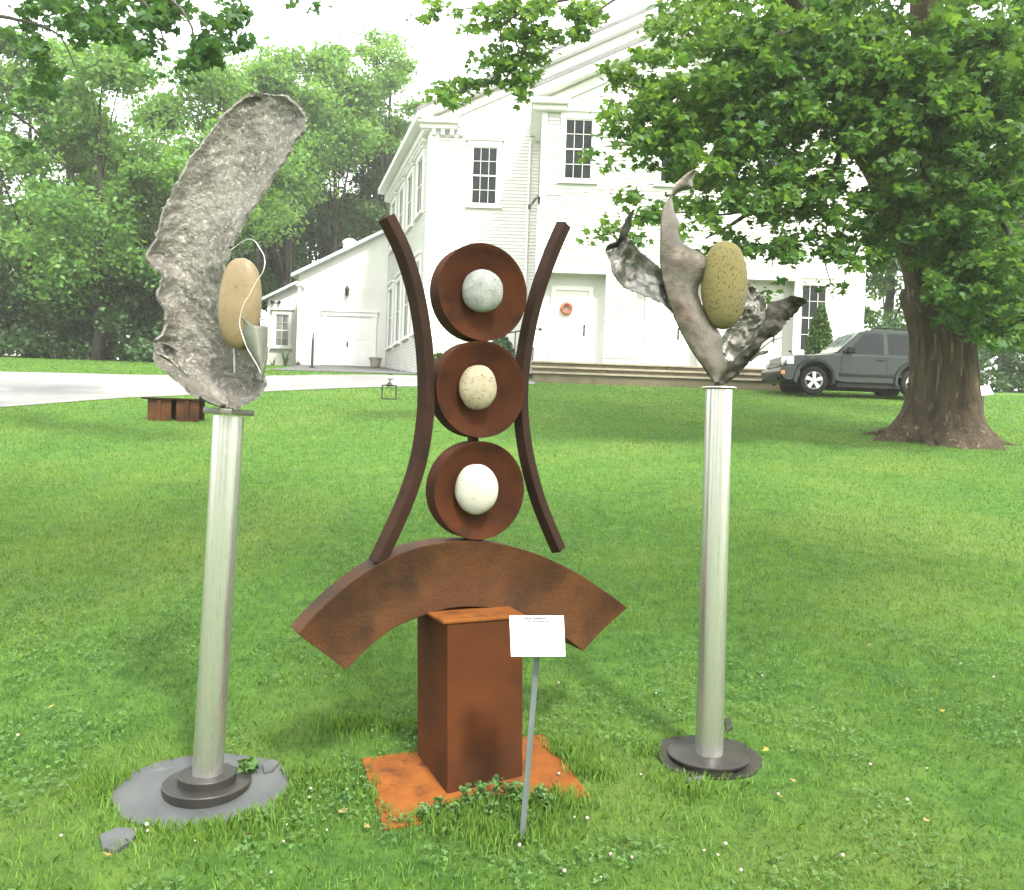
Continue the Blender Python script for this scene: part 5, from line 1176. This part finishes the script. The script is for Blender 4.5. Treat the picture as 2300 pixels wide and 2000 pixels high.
x, y = sample(5.0, 26.0, 6500, 1.5, 3.0, 260000); k = ~blocked(x, y) & (RNG.random(len(x)) < np.clip((y-5)/2.6, 0, 1)); x, y = x[k], y[k]; pn = patchy(x, y)
h = RNG.uniform(.016, .042, len(x))*(1+.4*pn); t = np.clip(RNG.beta(2,2.3,len(x))+.5*pn, 0, 1)
tag(blades('far_grass', x, y, h, .0016*y*RNG.uniform(.5,1.1,len(x)), 1, M['grassblade'], t, .8), 'mown green lawn rising to the church and drive', 'grass')
x = RNG.uniform(-30, -6, 26000); y = RNG.uniform(21, 31, 26000); k = ~blocked(x, y) & (y > np.interp(x, [p.x for p in DF], [p.y for p in DF])); x, y = x[k], y[k]
tag(blades('verge_grass', x, y, RNG.uniform(.03,.07,len(x)), .05*RNG.uniform(.5,1,len(x)), 1, M['grassblade'], RNG.beta(2,2.3,len(x)), .8), 'grass verge between the drive and the hedge thicket', 'grass')
# clover leaves
x, y = sample(1.8, 6.5, 3200, 1.2, 3.0, 36000); k = ~blocked(x, y); x, y = x[k], y[k]; pn = grass_noise(x, y, 2.2)+.5*grass_noise(x, y, 7); k = pn > .08; x, y = x[k], y[k]
n = len(x); z = .125*y+RNG.uniform(.014,.036,n); LT = np.array([(0,0),(.5,.5),(.42,.95),(0,1.02),(-.42,.95),(-.5,.5)]); V = []; r = RNG.uniform(.005,.0085,n); a0 = RNG.random(n)*2*pi; tl = RNG.normal(0,.3,(n,2))
for q in range(3):
    a = a0+q*2.094; ca, sa = np.cos(a), np.sin(a)
    lx, ly = LT[:,0][None]*r[:,None], LT[:,1][None]*r[:,None]; X = lx*ca[:,None]-ly*sa[:,None]; Yy = lx*sa[:,None]+ly*ca[:,None]; Z = X*tl[:,:1]+Yy*tl[:,1:]+np.abs(lx)*.35
    V.append(np.stack([x[:,None]+X, y[:,None]+Yy, z[:,None]+Z], 2))
V = np.stack(V, 1).reshape(-1,3)
tag(np_mesh('clover_leaves', V, np.arange(n*18), np.full(n*3, 6), M['clover'], None, np.repeat(RNG.beta(2,2,n), 18), 'stuff'), 'patches of clover leaves growing through the lawn', 'clover')
# lusher tufts in front of the pedestal and along the pads
def tuft(px, py, n, hmin, hmax, spread):
    q = gnd(px, py); return q.x+RNG.normal(0, spread, n), q.y+RNG.normal(0, spread*.6, n), RNG.uniform(hmin, hmax, n)
X, Y_, Hh = [], [], []
for px, py, n, h0, h1, s in ((1060,1835,600,.03,.07,.09),(1180,1830,600,.03,.07,.08),(1000,1850,500,.03,.06,.07),(1140,1870,700,.03,.07,.09),(560,1850,400,.03,.06,.08),(700,1760,500,.03,.06,.06),(420,1870,500,.025,.05,.10),(800,1640,500,.03,.06,.07),(1260,1700,500,.03,.06,.06),(1560,1780,400,.02,.05,.07),(930,1640,300,.03,.05,.04),(1330,1740,300,.03,.05,.04),(250,1760,300,.03,.05,.05),(1470,1690,200,.02,.04,.05),(330,1840,260,.02,.045,.05),(480,1860,260,.02,.045,.06),(640,1800,260,.02,.05,.04),(240,1800,200,.02,.05,.04),(860,1790,260,.025,.05,.04),(920,1815,300,.025,.05,.04),(1260,1810,300,.025,.055,.05)):
    a, b_, c_ = tuft(px, py, n, h0, h1, s); X.append(a); Y_.append(b_); Hh.append(c_)
x, y, h = np.concatenate(X), np.concatenate(Y_), np.concatenate(Hh); k = ~blocked(x, y); x, y, h = x[k], y[k], h[k]
tag(blades('tall_grass', x, y, h, RNG.uniform(.003,.006,len(x)), 2, M['grassblade'], np.clip(RNG.beta(2,2,len(x))+.1, 0, 1), .6), 'taller uncut grass tufts round the pedestal and pads', 'grass')
# leafy weeds
for k, (px, py, hpx) in enumerate(((1065,1825,70),(1112,1815,75),(1155,1820,62),(1020,1850,45),(1215,1815,55),(1040,1822,60),(1090,1818,62),(1135,1812,58),(1180,1822,60),(1235,1830,44),(990,1838,46),(1130,1850,44),(1190,1860,40),(560,1735,30),(1095,1850,50),(960,1845,40))):
    q = gnd(px, py); hh = hpx*q.y/FPX
    t = thing('leafy_weed', q, 'small leafy weed growing against the rusted pedestal base' if px > 700 else 'broad-leaved weed behind the grey concrete pad', 'weed', 'leafy weeds at the pedestal' if px > 700 else None)
    mb = MB(); tp = q+Vector((random.uniform(-.015,.015), 0, hh)); mb.tube([q-Vector((0,0,.01)), q.lerp(tp,.5)+Vector((.004,0,0)), tp], [.0022,.0018,.001], 5); mb.build('stem', M['clover'], t)
    n = 80; f = RNG.random(n)**.8; a = RNG.random(n)*2*pi; rr = .042*(1-.5*f)*RNG.random(n); P = np.stack([q.x+(tp.x-q.x)*f+np.cos(a)*rr, q.y+np.sin(a)*rr, q.z+hh*f], 1)
    leaves('foliage', P, .019 if px > 700 else .04, M['clover'], t, OVAL, tilt=.7)
# clover blossoms
me_c = MB(); me_c.lathe([(0,-.0065),(.004,-.006),(.0072,-.001),(.0068,.004),(.003,.0075),(0,.008)], (0,0,.036), 9); me_c.tube([(0,0,0),(.001,0,.016),(0,0,.031)], .0009, 4)
cm = bpy.data.meshes.new('clover_blossom'); cm.from_pydata([tuple(v) for v in me_c.v], [], me_c.f); cm.materials.append(M['blossom']); cm.materials.append(M['clover'])
for p in cm.polygons:
    p.use_smooth = True
    if min(p.vertices) >= 54: p.material_index = 1
BL = [(604,1816),(645,1850),(722,1742),(733,1860),(694,1788),(778,1770),(640,1890),(441,1885),(1022,1835),(1066,1830),(1252,1738),(1290,1838),(1315,1840),(1170,1905),(1415,1925),(1368,1925),(1610,1922),(1580,1910),(1630,1900),(1890,1925),(1957,1718),(1475,1555),(1254,1530),(1440,1735),(1710,1515),(2160,1490),(1352,1968),(1330,1935),(1660,1960),(700,1770),(812,1742),(805,1755),(330,1868),(322,1860),(40,1650),(1080,1720),(2080,1720),(2230,1520),(1270,1960),(610,1960),(2040,1800),(1745,1780),(140,1880)]
for (px, py) in BL:
    q = gnd(px, py+14); o = bpy.data.objects.new('clover_blossom', cm); link(o); o.location = q-Vector((0,0,.002)); s = random.uniform(.45,.9); o.scale = (s,s,s*random.uniform(.8,1.1)); o.rotation_euler = (random.uniform(-.25,.25), random.uniform(-.25,.25), random.uniform(0,6))
    tag(o, 'small white clover blossom standing in the lawn', 'flower', 'clover blossoms in the lawn')
# fallen leaves
fm = []
for b_ in (.3, .6, -.35):
    x_, y_ = MAPLE[:,0], MAPLE[:,1]-.4; z_ = b_*np.abs(x_)**1.3+.2*y_*y_; me = bpy.data.meshes.new('fallen_leaf'); n = len(x_)
    me.from_pydata([tuple(v) for v in np.stack([x_, y_, z_+.1], 1)], [], [tuple(range(n))]); fm.append(me)
tanm, yelm = [], []
for me in fm:
    a = me.copy(); a.materials.append(M['dryleaf']); tanm.append(a); c_ = me.copy(); c_.materials.append(M['dryyellow']); yelm.append(c_)
FL = [(770,1842,.042,0),(825,1878,.036,0),(555,1893,.036,0),(238,1940,.034,0),(212,1570,.034,0),(1168,1905,.03,0),(1690,1895,.036,0),(1342,1106,.03,0),(1565,1240,.03,0),(1750,1805,.03,0),(2080,1862,.03,0),(1950,1460,.03,0),(1780,1770,.03,0)]
for k, (px, py, s, c_) in enumerate(FL):
    q = gnd(px, py); o = bpy.data.objects.new('fallen_leaf', tanm[k % 3]); link(o); o.location = q+Vector((0,0,.024)); o.scale = (s*.85,)*3; o.rotation_euler = (random.uniform(-.5,.5), random.uniform(-.5,.5), random.uniform(0,6))
    tag(o, 'dry tan fallen leaf lying on the lawn', 'leaf', 'dry fallen leaves')
for k, (px, py, s) in enumerate(((115,1605,.042),(1720,1702,.034),(2115,1610,.03))):
    q = gnd(px, py); o = bpy.data.objects.new('fallen_leaf', yelm[k % 3]); link(o); o.location = q+Vector((0,0,.026)); o.scale = (s*.85,)*3; o.rotation_euler = (random.uniform(-.5,.5), random.uniform(-.5,.5), random.uniform(0,6))
    tag(o, 'yellow fallen leaf lying on the lawn', 'leaf', 'yellow fallen leaves')
# ------------------------------------------------------------------ haze volume added to lighten the far trees and lower contrast
hb = MB(); hb.box(-75, 75, -40, 75, -6, 26)
hm = bpy.data.materials.new('haze'); hm.use_nodes = True; hn = hm.node_tree.nodes
hn.remove(hn['Principled BSDF']); pv = hn.new('ShaderNodeVolumePrincipled'); pv.inputs['Color'].default_value = (.96,.98,.88,1); pv.inputs['Density'].default_value = .0013; pv.inputs['Anisotropy'].default_value = .2
hm.node_tree.links.new(pv.outputs[0], hn['Material Output'].inputs['Volume'])
tag(hb.build('haze', hm), kind='stuff')
